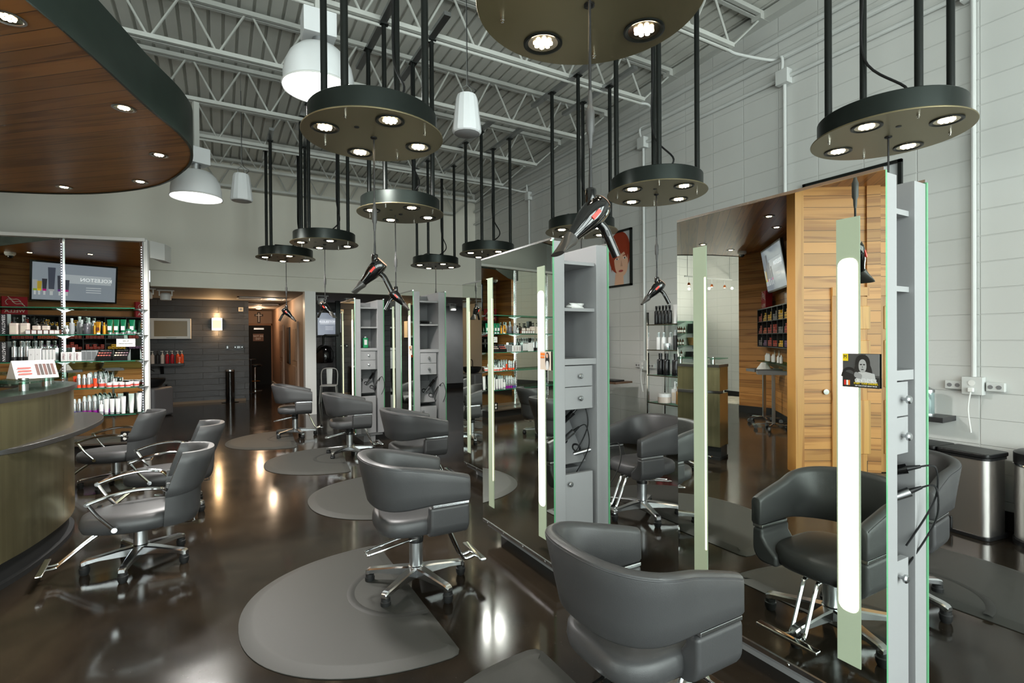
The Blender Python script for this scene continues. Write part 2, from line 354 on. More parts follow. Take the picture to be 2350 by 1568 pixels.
# walls out of the picture to either side and behind the camera (daylight windows)
lw = MB(); LWIN = (-.5, 5.5)  # left wall opening is added to let daylight into the block corner
lw.box(VL-.2, VL, UF, LWIN[0], 0, 5.6); lw.box(VL-.2, VL, LWIN[1], UB+.1, 0, 5.6); lw.box(VL-.2, VL, *LWIN, 0, .3); lw.box(VL-.2, VL, *LWIN, 3.3, 5.6)
struct(lw.build('wall_left', BLOCK))
struct(MB().box(VL, VL+.02, UF, UL, 0, .15).build('baseboard_left', BLACKR))
struct(MB().box(VL, -3.15, UL, UL+.2, 0, 5.6).build('wall_left_rear', BLOCKX))
struct(MB().box(VL, -3.3, UL-.02, UL, 0, .15).build('baseboard_rear', BLACKR))
fw = MB(); wins = [(-6.6,-4.6),(-3.6,-1.6),(-.9,1.1),(1.6,3.2),(3.6,5.2)]
xs = [VL]+[a for w in wins for a in w]+[VW]
for a, b in zip(xs[::2], xs[1::2]): fw.box(a, b, UF-.2, UF, 0, 5.6)
for a, b in wins: fw.box(a, b, UF-.2, UF, 0, .3); fw.box(a, b, UF-.2, UF, 4.6, 5.6)
struct(fw.build('wall_front', WHITEP))
WG = thin_glass('window_glass', (240,246,245), .06)
for i, (a, b) in enumerate(wins):
    f = MB()
    for x in (a, (a+b)/2-.03, b-.06): f.box(x, x+.06, UF-.14, UF-.06, .3, 4.6)
    for z in (.3, 2.3, 3.3, 4.54): f.box(a, b, UF-.14, UF-.06, z, z+.06)
    w = struct(f.build('window_%d' % (i+1), BLACKM)); MB().box(a, b, UF-.105, UF-.095, .3, 4.6).build('pane', WG, w)
f = MB()
for y in (-.5, 1.47, 3.44, 5.44): f.box(VL-.14, VL-.06, y, y+.06, .3, 3.3)
for z in (.3, 2.3, 3.24): f.box(VL-.14, VL-.06, LWIN[0], LWIN[1], z, z+.06)
w = struct(f.build('window_6', BLACKM)); MB().box(VL-.105, VL-.095, LWIN[0], LWIN[1], .3, 3.3).build('pane', WG, w)  # unseen window, added with the left opening to carry daylight
struct(MB().box(VL-4, VW+4, UF-9, UF-.3, -.12, -.02).build('pavement', mat('pavement_grey', (150,148,144), .8)))
# ------------------------------------------------------------------ styling chairs
def sstep(t): t = max(0, min(1, t)); return t*t*(3-2*t)
def star_base(root, h=.4, r=.335):
    m = MB(); m.lathe([(.0,.075),(.05,.075),(.056,.1),(.05,.135),(.043,.14),(.043,.145)], n=24)
    m.build('hub', ALU, root)
    for k in range(5):
        a = 2*math.pi*k/5+.35; d = Vector((math.cos(a), math.sin(a), 0)); n = Vector((-d.y, d.x, 0)); rings = []
        for t, w, z0, z1 in ((.03,.036,.075,.135),(.12,.03,.08,.128),(.24,.025,.082,.112),(.30,.024,.075,.106),(r-.012,.024,.066,.1),(r,.018,.07,.092)):
            c = d*t; rings.append([tuple(c+n*(w*sx)+Vector((0,0,z))) for sx, z in ((-1,z0),(1,z0),(1,z1-.008),(.72,z1),(-.72,z1),(-1,z1-.008))])
        l = MB().loft(rings).build('base_leg', ALU, root, smooth=30)
        c = d*(r-.022); MB().lathe([(0,0),(.022,.0),(.03,.02),(.032,.045),(.027,.05),(.027,.068)], tuple(c), 16).build('glide', BLACKR, l)
    MB().lathe([(.043,.14),(.043,.3),(.03,.3)], n=24).build('column', SATIN, root)
    MB().lathe([(.047,.29),(.049,.33),(.046,.335),(.049,.34),(.049,.365),(.045,.37),(.045,h)], n=24).build('column_boot', BLACKP, root)
def styling_chair():
    t = thing('styling_chair', '', 'chair')
    star_base(t)
    W, YB, YF, A = .318, -.31, .29, 2.5
    # plan curve of the band's middle line
    def plan(s):                       # s in 0..1 from one arm tip round the back to the other
        Ls = YF-0.0; La = 1.55*W; tot = 2*Ls+2*La; q = s*tot
        if q < Ls: return (W, YF-q)
        if q > tot-Ls: return (-W, YF-(tot-q))
        a = math.pi*(q-Ls)/(2*La); c, sn = math.cos(a), math.sin(a)
        return (W*math.copysign(abs(c)**(2/A), c), YB*abs(sn)**(2/A))
    n = 64; P = [plan(i/n) for i in range(n+1)]; rings = []
    T = .07
    for i, (x, y) in enumerate(P):
        a = P[max(i-1,0)]; b = P[min(i+1,n)]; tx, ty = b[0]-a[0], b[1]-a[1]; l = math.hypot(tx, ty); nx, ny = -ty/l*-1, tx/l*-1
        if nx*x+ny*y < 0: nx, ny = -nx, -ny
        k = sstep((YF-y)/(YF-YB)); back = sstep((.02-y)/.3)
        zt = .755+.125*((YF-y)/(YF-YB))**.9; zb = .598-.022*back; lean = .075*back; h = zt-zb; r = .026
        ring = []
        for ox, zz in ((T/2-.012,0),(T/2,.014),(T/2,h*.33),(T/2,h*.66),(T/2,h-r),(T/2-r*.3,h-r*.3),(T/2-r,h),(-T/2+r,h),(-T/2+r*.3,h-r*.3),(-T/2,h-r),(-T/2,h*.5),(-T/2,.014),(-T/2+.012,0)):
            o = ox+lean*(zz/h); ring.append((x+nx*o, y+ny*o, zb+zz))
        rings.append(ring)
    # soft rounded arm ends
    def endring(ring, y, k):
        cx = sum(p[0] for p in ring)/len(ring); cz = sum(p[2] for p in ring)/len(ring)
        return [(cx+(p[0]-cx)*k, y, cz+(p[2]-cz)*(1-(1-k)*.45)) for p in ring]
    rings = [endring(rings[0], YF+.012, .78), endring(rings[0], YF+.008, .93)]+rings+[endring(rings[-1], YF+.008, .93), endring(rings[-1], YF+.012, .78)]
    MB().loft(rings).build('back_band', VINYL, t, smooth=50)
    # piping seam along the top outer edge
    pts = [Vector(r[4])*.5+Vector(r[5])*.5 for r in rings[2:-2]]
    MB().tube(pts, .0032, 6).build('seam', mat('charcoal_piping', (58,58,60), .5), t)
    # seat pad
    def outline(k, z, cut=0):
        o = []
        for i in range(40):
            a = 2*math.pi*i/40; c, s = math.cos(a), math.sin(a); e = 2/3.4
            x = (.275-cut)*math.copysign(abs(c)**e, c); y = (.30-cut)*math.copysign(abs(s)**e, s)-.005
            o.append((x, y, z))
        return o
    MB().loft([outline(0,.395,.06), outline(0,.4,.03), outline(0,.415,.008), outline(0,.445,0), outline(0,.487,.004), outline(0,.503,.02), outline(0,.51,.05), outline(0,.513,.13)]).build('seat', VINYL, t, smooth=60)
    for sx in (1, -1):
        o = W+T/2-.002
        poly = [(o,.583),(o,.47)]+[(o-.085+.085*math.cos(R(a)), .475+.082*math.sin(R(a))) for a in (-15,-30,-45,-60,-75,-90)]+[(.18,.393),(.18,.45),(.245,.5),(o-.075,.54),(o-.075,.583)]
        MB().prism_y([(x*sx, z) for x, z in poly], 0.0, YF+.006).build('side_panel', VINYL, t, bev=.018, seg=3)
        MB().box(min(sx*(o-.072), sx*(o-.003)), max(sx*(o-.072), sx*(o-.003)), .02, YF, .583, .6).build('trim_strip', ALU, t, bev=.002)
    # mechanism plate, pump lever, foot rest
    MB().box(-.09,.09,-.1,.2,.375,.397).build('seat_plate', BLACKP, t)
    lv = smooth_path([(.05,.0,.325),(.05,-.12,.31),(.045,-.34,.275),(.03,-.37,.27)], 5)+smooth_path([(-.03,-.37,.27),(-.045,-.34,.275),(-.05,-.12,.31),(-.05,0,.325)], 5)
    MB().tube(lv, .0075, 8).build('pump_lever', CHROME, t)
    for sx in (.04, -.04):
        MB().tube(smooth_path([(sx,.1,.383),(sx,.2,.38),(sx,.245,.35),(sx,.335,.18),(sx,.375,.125),(sx,.43,.125),(sx,.475,.135)], 6), .0115, 10).build('footrest_tube', CHROME, t)
    MB().box(-.185,.185,.452,.5,.133,.152).build('footrest_bar', CHROME, t, bev=.006, seg=3)
    for ch in t.children:
        if ch.name.split('.')[0] not in ('hub','base_leg','column','column_boot'): ch.data.transform(Matrix.Diagonal((.86,.86,1,1)))
    return t
CH = styling_chair()
def chair(x, y, rz, label, first=[True]):
    if first[0]:
        first[0] = False; CH.location = (x, y, 0); CH.rotation_euler = (0, 0, rz); tag(CH, label, 'chair', 'grey salon styling chairs'); return CH
    return dup(CH, (x, y, 0), rz, label, 'grey salon styling chairs')
ROW = R(-90)
c0 = chair(1.47, 1.55, ROW, 'grey styling chair seen from behind before the mirror with the racing-driver card')
chair(1.10, 3.19, ROW+R(-2), 'grey styling chair on the large mat, before the second mirror tower')
chair(1.80, 5.22, ROW, 'grey styling chair whose base hides behind the chair on the large mat')
chair(1.56, 7.25, ROW+R(-4), 'grey styling chair, fourth along the row, facing the tower with a green bottle')
chair(1.09, 9.16, ROW+R(-6), 'smallest-looking grey styling chair, last of the row before the hallway')
chair(3.56, 1.58, R(90)+R(6), 'grey styling chair behind the mirror tower, beside the steel pedal bin')
chair(3.30, 3.42, R(90)-R(4), 'grey styling chair facing away past the two towers, near the glass bottle rack')
chair(3.75, 5.15, R(90), 'grey styling chair behind the third tower, mostly hidden by it')
for ch in list(c0.children):      # this one is pumped lower than the rest
    if ch.name.split('.')[0] not in ('hub','base_leg','column','column_boot'): ch.location.z -= .06
# ------------------------------------------------------------------ anti-fatigue mats
MATM = mat('mat_rubber', (56,56,53), .5, spec=.25, bump=(500,.15))
def floor_mat_obj():
    t = thing('floor_mat', '', 'floor mat')
    # flat edge at y=0 facing +y, rounded towards -y ; circular dish for the chair base at (0, .05)
    def out(k):      # k: inset
        o = []; w, d = .8-k, .92-k; n = 44
        for i in range(n+1):
            a = math.pi*i/n; c, s = math.cos(a), math.sin(a); o.append((w*math.copysign(abs(c)**(2/2.25), c), -.06-d*abs(s)**(2/2.1)))
        r = .07
        return [(w*.985, -.02-k*.3)]+[(w*.94, .0-k)] + [(-w*.94, .0-k), (-w*.985, -.02-k*.3)] + o[::-1]
    def ringz(k, z): return [(x, y, z) for x, y in out(k)]
    # top is a fan with the dish cut: build the top as ring strip to an inner loop
    m = MB(); A = [ringz(0,0), ringz(0,.004), ringz(.062,.021), ringz(.075,.0225)]
    m.loft(A, True, True)
    m.build('pad', MATM, t, smooth=25)
    dish = MB(); dn = 40; rr = []
    for r, z in ((.375,.0228),(.36,.0262),(.345,.0262),(.33,.0232)):
        rr.append([(r*math.cos(math.pi+math.pi*i/dn), -.02+r*math.sin(math.pi+math.pi*i/dn), z) for i in range(dn+1)])
    dish.loft(rr, False, False, closed=False); dish.build('chair_recess', mat('mat_recess', (47,47,45), .5, spec=.25), t)
    return t
FM = floor_mat_obj()
def fmat(x, y, rz, label, first=[True]):
    if first[0]:
        first[0] = False; FM.location = (x, y, .001); FM.rotation_euler = (0,0,rz); tag(FM, label, 'floor mat', 'half-round chair mats'); return
    dup(FM, (x, y, .001), rz, label, 'half-round chair mats')
fmat(1.06, 3.17, ROW, 'large half-round dark mat under the chair at the second tower')
fmat(1.42, 1.43, ROW, 'dark mat under the chair seen from behind, only its corner showing')
fmat(1.72, 5.24, ROW, 'dark half-round mat between the large mat and the third-last chair')
fmat(1.46, 7.12, ROW+R(-6), 'dark half-round mat under the fourth chair of the row')
fmat(1.05, 8.98, ROW+R(-4), 'dark half-round mat furthest down the row, before the dark wall')
fmat(3.72, 1.52, R(90), 'dark mat on the floor before the steel bins')
fmat(3.4, 3.42, R(90), 'dark mat under the chair near the glass bottle rack')
# ------------------------------------------------------------------ mirror towers
FROST = mat('frosted_strip', (152,165,147), .5, emit=(190,196,140), es=.12)
TUBE = emis('strip_lamp', (255,246,222), 3.4)
TUBE2 = emis('strip_lamp_dim', (255,246,200), 2.0)
KNOB = SATIN
def tower(D, L=1.0):
    t = thing('mirror_tower', '', 'styling station'); H = 2.225; ZB = .136
    # end panels of each mirror board
    for x0, x1 in ((.012,.095),(D-.105,D-.012)): MB().box(x0, x1, 0, L, ZB, H-.005).build('side_panel', LAM, t, bev=.002)
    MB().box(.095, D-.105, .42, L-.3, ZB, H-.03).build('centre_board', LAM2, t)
    MB().box(.14, D-.14, .04, L-.04, 0, .1).build('plinth', LAM, t)
    MB().box(.03, D-.03, .02, L-.02, .1, ZB).build('bottom_board', LAM2, t)
    for sx, x0, x1 in ((-1,.0,.012),(1,D-.012,D)):
        m = MB(); m.box(x0, x1, -.004, L+.004, ZB+.02, H); m.m = [1,1,1,0 if sx > 0 else 1,1,0 if sx < 0 else 1]
        # faces: bottom, top, y0, x1, y1, x0
        mo = m.build('mirror', [MIRROR, GEDGE], t, smooth=0)
        fx0, fx1 = ((-.003,0) if sx < 0 else (D, D+.003)); gx = (-.005,-.003) if sx < 0 else (D+.003, D+.005)
        for y0, y1, k in ((.085,.172,0),(.81,.893,1)):
            s = MB().box(fx0, fx1, y0, y1, .29, 2.07).build('light_strip', FROST, mo)
            lm = MB(); w0, w1 = (y0+.006, y1-.006) if k == 0 else (y0+.002, y0+.012)
            lm.prism(rrect(w0, w1, .5, 1.91, min(.03, (w1-w0)*.48)), gx[0], gx[1]); lm.v = [(z, x, y) for x, y, z in lm.v]
            lm.build('lamp', TUBE if k == 0 else TUBE2, mo)
        ex = -.012 if sx < 0 else D-.012
        MB().box(x0-.006, x1+.006, .0, L, ZB, ZB+.022).build('mirror_rail', ALU, mo)
        MB().box(x0-.004, x1+.004, .0, L, H, H+.012).build('top_rail', ALU, mo)
        for q in (.1, .38, .66, .92):
            xx = x0-.006 if sx < 0 else x1+.006
            MB().cyl((xx, q, ZB+.011), (xx+sx*.003, q, ZB+.011), .007, n=10).build('screw', CHROME, mo)
    nx0, nx1 = .095, D-.105
    for z in (2.08, 1.775): MB().box(nx0, nx1, .02, .42, z, z+.022).build('shelf', LAM, t, bev=.001)
    MB().box(nx0, nx1, .005, .42, 1.425, 1.465).build('drawer_top', LAM, t, bev=.001)
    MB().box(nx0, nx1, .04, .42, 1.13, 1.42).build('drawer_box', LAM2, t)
    for z0, z1 in ((1.283,1.418),(1.134,1.278)):
        d = MB().box(nx0+.002, nx1-.03, .012, .04, z0, z1).build('drawer', LAM, t, bev=.0015)
        MB().lathe([(.006,0),(.006,.014),(.016,.02),(.017,.027),(.012,.033),(0,.034)], ((nx0+nx1)/2-.01, .012, (z0+z1)/2), 16, ax=(0,-1,0)).build('knob', KNOB, d)
    # sloping tool holder with three ringed holes
    h = MB(); h.add([(nx0,.3,1.03),(nx1-.02,.3,1.03),(nx1-.02,.1,.76),(nx0,.1,.76),(nx0,.312,1.022),(nx1-.02,.312,1.022),(nx1-.02,.112,.752),(nx0,.112,.752)], [(0,3,2,1),(4,5,6,7),(0,1,5,4),(1,2,6,5),(2,3,7,6),(3,0,4,7)])
    ho = h.build('tool_holder', LAM2, t, smooth=0)
    for q, (fx, fz) in enumerate(((.2,.72),(.52,.52),(.85,.3))):
        px = nx0+(nx1-.02-nx0)*fx; c = Vector((px, .1+.2*fz, .76+.27*fz)); nrm = Vector((0,-.27,.2)).normalized()
        MB().lathe([(.024,-.004),(.033,.0),(.034,.006),(.026,.008),(.022,.004),(.022,-.004)], tuple(c), 18, cap=False, ax=nrm).build('holder_ring', BLACKP, ho)
    dr = MB().box(nx0+.002, nx1-.03, .012, .04, .14, .715).build('door', LAM, t, bev=.0015)
    MB().lathe([(.006,0),(.006,.014),(.016,.02),(.017,.027),(.012,.033),(0,.034)], (nx0+.035, .012, .655), 16, ax=(0,-1,0)).build('knob', KNOB, dr)
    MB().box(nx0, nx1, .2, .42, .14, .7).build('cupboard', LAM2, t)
    return t
T_ = [(2.177, .975, .345, 'tall mirror tower with the racing-driver card, standing beside the steel bins'),
      (1.834, 2.683, .46, 'tall mirror tower with a small photo of a woman on its mirror'),
      (2.49, 4.5, .46, 'mirror tower mostly hidden behind the tower with the woman photo'),
      (2.18, 6.38, .46, 'mirror tower holding a black tool on its upper shelf, second from the hallway'),
      (1.81, 8.02, .46, 'mirror tower with a green bottle on its shelf, nearest the slate wall')]
t46 = None
for x, y, D, lb in T_:
    if D != .46: tw = tower(D); tw.location = (x, y, 0)
    elif t46 is None: tw = t46 = tower(D); tw.location = (x, y, 0)
    else: tw = dup(t46, (x, y, 0))
    tag(tw, lb.replace('nearest the', 'next to the'), 'styling station', 'mirror towers between the two rows')
# things on and in the towers
def iron(x, y, z, d, label, silver=True, loop=.16):
    t = thing('curling_iron', label, 'hair tool', (x, y, z), 0, 'hot tools in the tower holders')
    d = Vector(d).normalized()
    MB().cyl(tuple(-d*.05), tuple(d*.06), .015, n=12).build('barrel', SATIN, t)
    MB().cyl(tuple(d*.06), tuple(d*.17), .017, .02, n=14).build('handle', SATIN if silver else GLOSSB, t)
    MB().cyl(tuple(d*.17), tuple(d*.215), .011, .006, n=10).build('cord_boot', BLACKP, t)
    e = d*.215
    MB().tube(smooth_path([tuple(e), tuple(e+d*.03+Vector((.02,-.01,-.01))), tuple(e+Vector((.06,-.03,-.1))), tuple(e+Vector((.05,0,-.2))), tuple(e+Vector((.0,.05,-.33)))], 7), .0038, 6).build('cord', BLACKP, t)
    return t
iron(2.3, 1.13, 1.02, (.35,-.7,.25), 'black curling iron plugged into the holder of the tower beside the bins', False)
iron(2.29, 1.1, .9, (.45,-.6,.4), 'silver curling iron with looped cord in the tower beside the bins', True)
iron(1.98, 2.87, .98, (.55,-.45,.7), 'black curling iron leaning out of the holder below two drawers', False)
iron(1.97, 2.85, .87, (.35,-.45,.5), 'silver curling iron under the black one in the second tower', True)
iron(2.14, 2.8, .82, (.75,-.45,.25), 'silver straightener with a black cord hanging from the second tower', True)
iron(2.42, 6.53, .92, (.5,-.4,.8), 'black curling iron in the holder of the tower by the grey wall', False)
iron(2.5, 6.5, .84, (.2,-.5,.6), 'silver curling iron in the holder of the tower by the grey wall', True)
iron(2.05, 8.17, .93, (.4,-.4,.8), 'black curling iron in the tower with the green bottle', False)
iron(2.14, 8.13, .84, (.2,-.5,.6), 'silver curling iron in the tower with the green bottle', True)
b = thing('bottle', 'green rectangular bottle with white label on a tower shelf', 'bottle', (2.02, 8.2, 1.4657))
MB().box(-.04,.04,-.025,.025,0,.16).build('body', mat('green_bottle', (20,140,86), .3), b, bev=.01); MB().cyl((0,0,.16),(0,0,.18),.014).build('cap', WHITES, b)
MB().box(-.022,.022,-.027,-.0255,.05,.13).build('label_patch', WHITES, b)
c = tag(MB().prism(rrect(-.05,.05,-.03,.03,.012),0,.006).build('comb', BLACKP, loc=(1.99,2.78,1.798)), 'black comb lying on the second tower shelf', 'comb')
cl = thing('cloth', 'crumpled white towel on the second tower shelf beside a comb', 'towel', (2.1, 2.8, 1.7985))
m = MB(); rr = []
for i in range(7):
    rr.append([((.075-.004*i*(1+math.sin(3*a+i)))*math.cos(a), (.045-.003*i)*math.sin(a)*(1+.2*math.sin(5*a+i)), .006*i) for a in [2*math.pi*k/20 for k in range(20)]])
m.loft(rr).build('fold', WHITES, cl, smooth=60)
k = thing('clipper', 'black hair clipper lying on the upper tower shelf by the grey wall', 'clipper', (2.38, 6.45, 1.8))
MB().box(-.09,.05,-.022,.022,0,.04).build('body', GLOSSB, k, bev=.012); MB().box(.05,.08,-.02,.02,.005,.03).build('blade', SATIN, k)
# cards on the mirrors
def card(x, y, z, w, h, label):
    t = thing('photo_card', label, 'postcard', (x, y, z), 0, None); return t
# local frame of a card on a -x mirror: picture right = -y
def flat(name, poly, m, parent, dx):       # poly in picture coords (right, up)
    return MB().prism(poly, 0, .0008).xf(frame((-dx,0,0), (0,-1,0), (0,0,1))).build(name, m, parent, smooth=0)
def blob(cx, cy, rx, ry, n=20, e=2, rot=0):
    o = []
    for i in range(n):
        a = 2*math.pi*i/n; c, s = math.cos(a), math.sin(a); x = rx*math.copysign(abs(c)**(2/e), c); y = ry*math.copysign(abs(s)**(2/e), s)
        o.append((cx+x*math.cos(rot)-y*math.sin(rot), cy+x*math.sin(rot)+y*math.cos(rot)))
    return o
t = card(2.171, 1.055, 1.465, 0, 0, 'postcard of a long-haired driver at a wheel, stuck on the mirror')
g = lambda v, n=None: mat(n or 'print_grey_%d' % v, (v, v, v), .45)
flat('paper', [(-.1,-.077),(.1,-.077),(.1,.077),(-.1,.077)], g(70), t, .001)
flat('car_window', [(-.02,-.02),(.1,-.02),(.1,.075),(.03,.075)], g(112), t, .002)
flat('dashboard', [(-.1,-.077),(.1,-.077),(.1,-.03),(-.03,-.022),(-.1,.0)], g(28), t, .0025)
flat('steering_wheel', arc(-.062,-.03,.045,0,180,16)+arc(-.062,-.03,.033,180,0,16), g(20), t, .003)
flat('hair', blob(.012,.028,.04,.045,24,2.4), g(22), t, .0032); flat('hair_strand', blob(.05,.0,.012,.035,16,2,.25), g(30), t, .0033); flat('hair_strand', blob(-.022,.002,.012,.03,16,2,-.25), g(30), t, .0033)
flat('face', blob(.012,.022,.021,.03,22,2.2), g(168), t, .0038); flat('eye', blob(.004,.028,.006,.003,10), g(30), t, .0044); flat('eye', blob(.021,.028,.006,.003,10), g(30), t, .0044); flat('nose', [(.012,.024),(.016,.014),(.009,.014)], g(120), t, .0044); flat('mouth', blob(.012,.006,.008,.0025,10), g(70), t, .0044)
flat('shirt', [(-.03,-.055),(.085,-.055),(.075,-.012),(.03,-.004),(-.01,-.006)], g(190), t, .0036)
flat('fist', blob(-.012,-.022,.022,.013,16,3,-.3), g(150), t, .0042)
flat('yellow_patch', [(-.098,.043),(-.067,.043),(-.067,.075),(-.098,.075)], mat('print_yellow', (238,206,24), .45), t, .004)
for i, (px, c_) in enumerate(((-.085,(220,40,30)),(-.072,(240,240,235)),(-.062,(230,120,40)))): flat('packshot', [(px-.005,-.068),(px+.005,-.068),(px+.005,-.045),(px-.005,-.045)], mat('print_pack_%d' % i, c_, .45), t, .004)
fm = lambda dx, r_, u_: frame((-dx, -r_, u_), (0,-1,0), (0,0,1))
text('monogram', 'M', .024, fm(.005,-.0825,.062), g(20), t); text('headline', 'GENTLEMEN,', .0205, fm(.005,.03,-.044), g(235), t); text('subline', 'START YOUR ENGINES.', .0125, fm(.005,.03,-.058), mat('print_yellow',), t); text('smallprint', 'ASK YOUR STYLIST ABOUT MITCH', .0075, fm(.005,.03,-.0685), g(235), t)
t.scale = (1,.66,.86)
t = card(1.828, 2.755, 1.455, 0, 0, 'small photo of a dark-haired woman with orange lettering, on the second mirror')
flat('paper', [(-.07,-.075),(.07,-.075),(.07,.075),(-.07,.075)], mat('print_cream', (206,190,176), .45), t, .001)
flat('hair', blob(.026,.0,.026,.068,24,2.3), g(26), t, .0022); flat('face', blob(.024,.04,.012,.018,18), mat('print_skin', (214,168,142), .45), t, .003); flat('dress', blob(.026,-.035,.018,.036,18,2.5), g(205), t, .0031)
flat('orange_block', [(-.062,.02),(-.012,.02),(-.012,.035),(-.062,.035)], mat('print_orange', (232,120,40), .45), t, .0025); flat('orange_block', [(-.062,.042),(-.006,.042),(-.006,.062),(-.062,.062)], mat('print_orange'), t, .0025)
t.scale = (1,.9,.8)
t = dup(t, (2.174, 6.46, 1.455), 0, 'tiny photo card on the mirror beside the reflected wall lamp')
# ------------------------------------------------------------------ round pendants with downlights, and the dryers hanging from them
PLATE = mat('bronze_plate', (134,124,96), .36, .75); DRUM = mat('drum_black', (34,40,37), .34, .6)
LED = emis('led_lens', (255,232,190), 26.)
REFL = mat('lamp_reflector', (205,190,165), .18, 1.)
def pendant():
    t = thing('round_pendant', '', 'pendant light')
    MB().lathe([(0,0),(.455,0),(.457,.004),(.455,.009),(.41,.01)], n=72).build('plate', PLATE, t, smooth=30)
    MB().lathe([(.412,.009),(.415,.012),(.415,.145),(.41,.15),(0,.15)], n=72, cap=False).build('drum', DRUM, t, smooth=30)
    for k in range(4):
        a = R(93+90*k); x, y = .315*math.cos(a), .315*math.sin(a)
        s = MB().lathe([(.088,-.001),(.088,-.007),(.08,-.009),(.068,-.004)], (x,y,0), 32, cap=False).build('spot_ring', BLACKM, t)
        MB().lathe([(.068,-.003),(.05,-.0012),(.0,-.001)], (x,y,0), 32, cap=False).build('reflector', REFL, s)
        lm = MB()
        for q in range(12):
            rr_, aa = ((.012, q*90) if q < 4 else (.034, (q-4)*45+20)); cx, cy = x+rr_*math.cos(R(aa)), y+rr_*math.sin(R(aa))
            lm.lathe([(.0105,-.002),(.0105,-.005),(.006,-.008),(0,-.009)], (cx,cy,0), 10, cap=False)
        lm.build('led_cluster', LED, s)
        b = R(48+90*k); cx, cy = .36*math.cos(b), .36*math.sin(b)
        MB().lathe([(.009,0),(.009,-.012),(.006,-.013),(.006,-.022),(.0,-.024)], (cx,cy,0), 10).build('bolt', CHROME, t)
        MB().cyl((.365*math.cos(b), .365*math.sin(b), .14), (.365*math.cos(b), .365*math.sin(b), 1.80), .023, n=14).build('hanging_pole', BLACKM, t)
        MB().box(.365*math.cos(b)-.04, .365*math.cos(b)+.04, .365*math.sin(b)-.04, .365*math.sin(b)+.04, 1.80, 1.81).build('pole_cap', BLACKM, t)
    MB().add([(-.16,.02,.15),(.16,.02,.15),(.16,.2,.15),(-.16,.2,.15),(-.16,.06,.235),(.16,.06,.235),(.16,.2,.235),(-.16,.2,.235)], [(0,3,2,1),(4,5,6,7),(0,1,5,4),(1,2,6,5),(2,3,7,6),(3,0,4,7)]).build('driver_box', BLACKM, t, smooth=0, bev=.003)
    MB().tube(smooth_path([(.1,.1,.22),(.2,-.03,.35),(.215,.25,.7),(.218,.255,1.3),(.218,.255,1.8)], 8), .009, 8).build('flex_conduit', BLACKP, t)
    MB().lathe([(.022,0),(.022,-.006),(.012,-.012),(.006,-.012)], n=14).build('cord_grommet', BLACKP, t)
    MB().lathe([(.016,0),(.016,-.003),(0,-.004)], (-.14,-.12,0), 14).build('plug_button', BLACKP, t)
    for x in (-.258, .258): MB().box(x-.035, x+.035, -.72, .72, 1.81, 1.85).build('mounting_channel', SATIN, t, smooth=0)
    return t
PD = pendant(); ZP = 2.945
PEND = [(1.31,1.64,'largest-looking round pendant, cut by the top edge above the front chair'),
    (.91,3.42,'round bronze pendant with white dome lamp behind it'),
    (1.71,5.37,'round pendant hanging directly behind the one before the white dome lamp'),
    (1.31,7.58,'round pendant overlapping the last one of the row, above the hallway'),
    (.98,9.2,'round pendant, last of its row before the upper wall'),
    (3.94,1.74,'round pendant beside the block wall conduit, above the tower with the driver card'),
    (3.58,3.5,'round pendant above the glass bottle rack'),
    (4.02,5.22,'round pendant above the red-haired portrait, partly hidden by the second tower'),
    (3.75,7.29,'round pendant touching the second tower top, in the corner row'),
    (3.49,8.9,'round pendant, last of the block wall row before the back wall')]
for i, (x, y, lb) in enumerate(PEND):
    if i == 0: PD.location = (x, y, ZP); tag(PD, lb, 'pendant light', 'round pendants over the chairs')
    else: dup(PD, (x, y, ZP), 0, lb, 'round pendants over the chairs')
    for k in range(4):
        a = R(93+90*k); light('downlight', 'SPOT', (x+.315*math.cos(a), y+.315*math.sin(a), ZP-.025), 3.5, (1,.84,.64), spot_size=R(95), spot_blend=.7, shadow_soft_size=.045)
DRY = mat('dryer_black', (10,10,11), .07, coat=.8); DRYG = mat('dryer_grille', (196,160,136), .5)
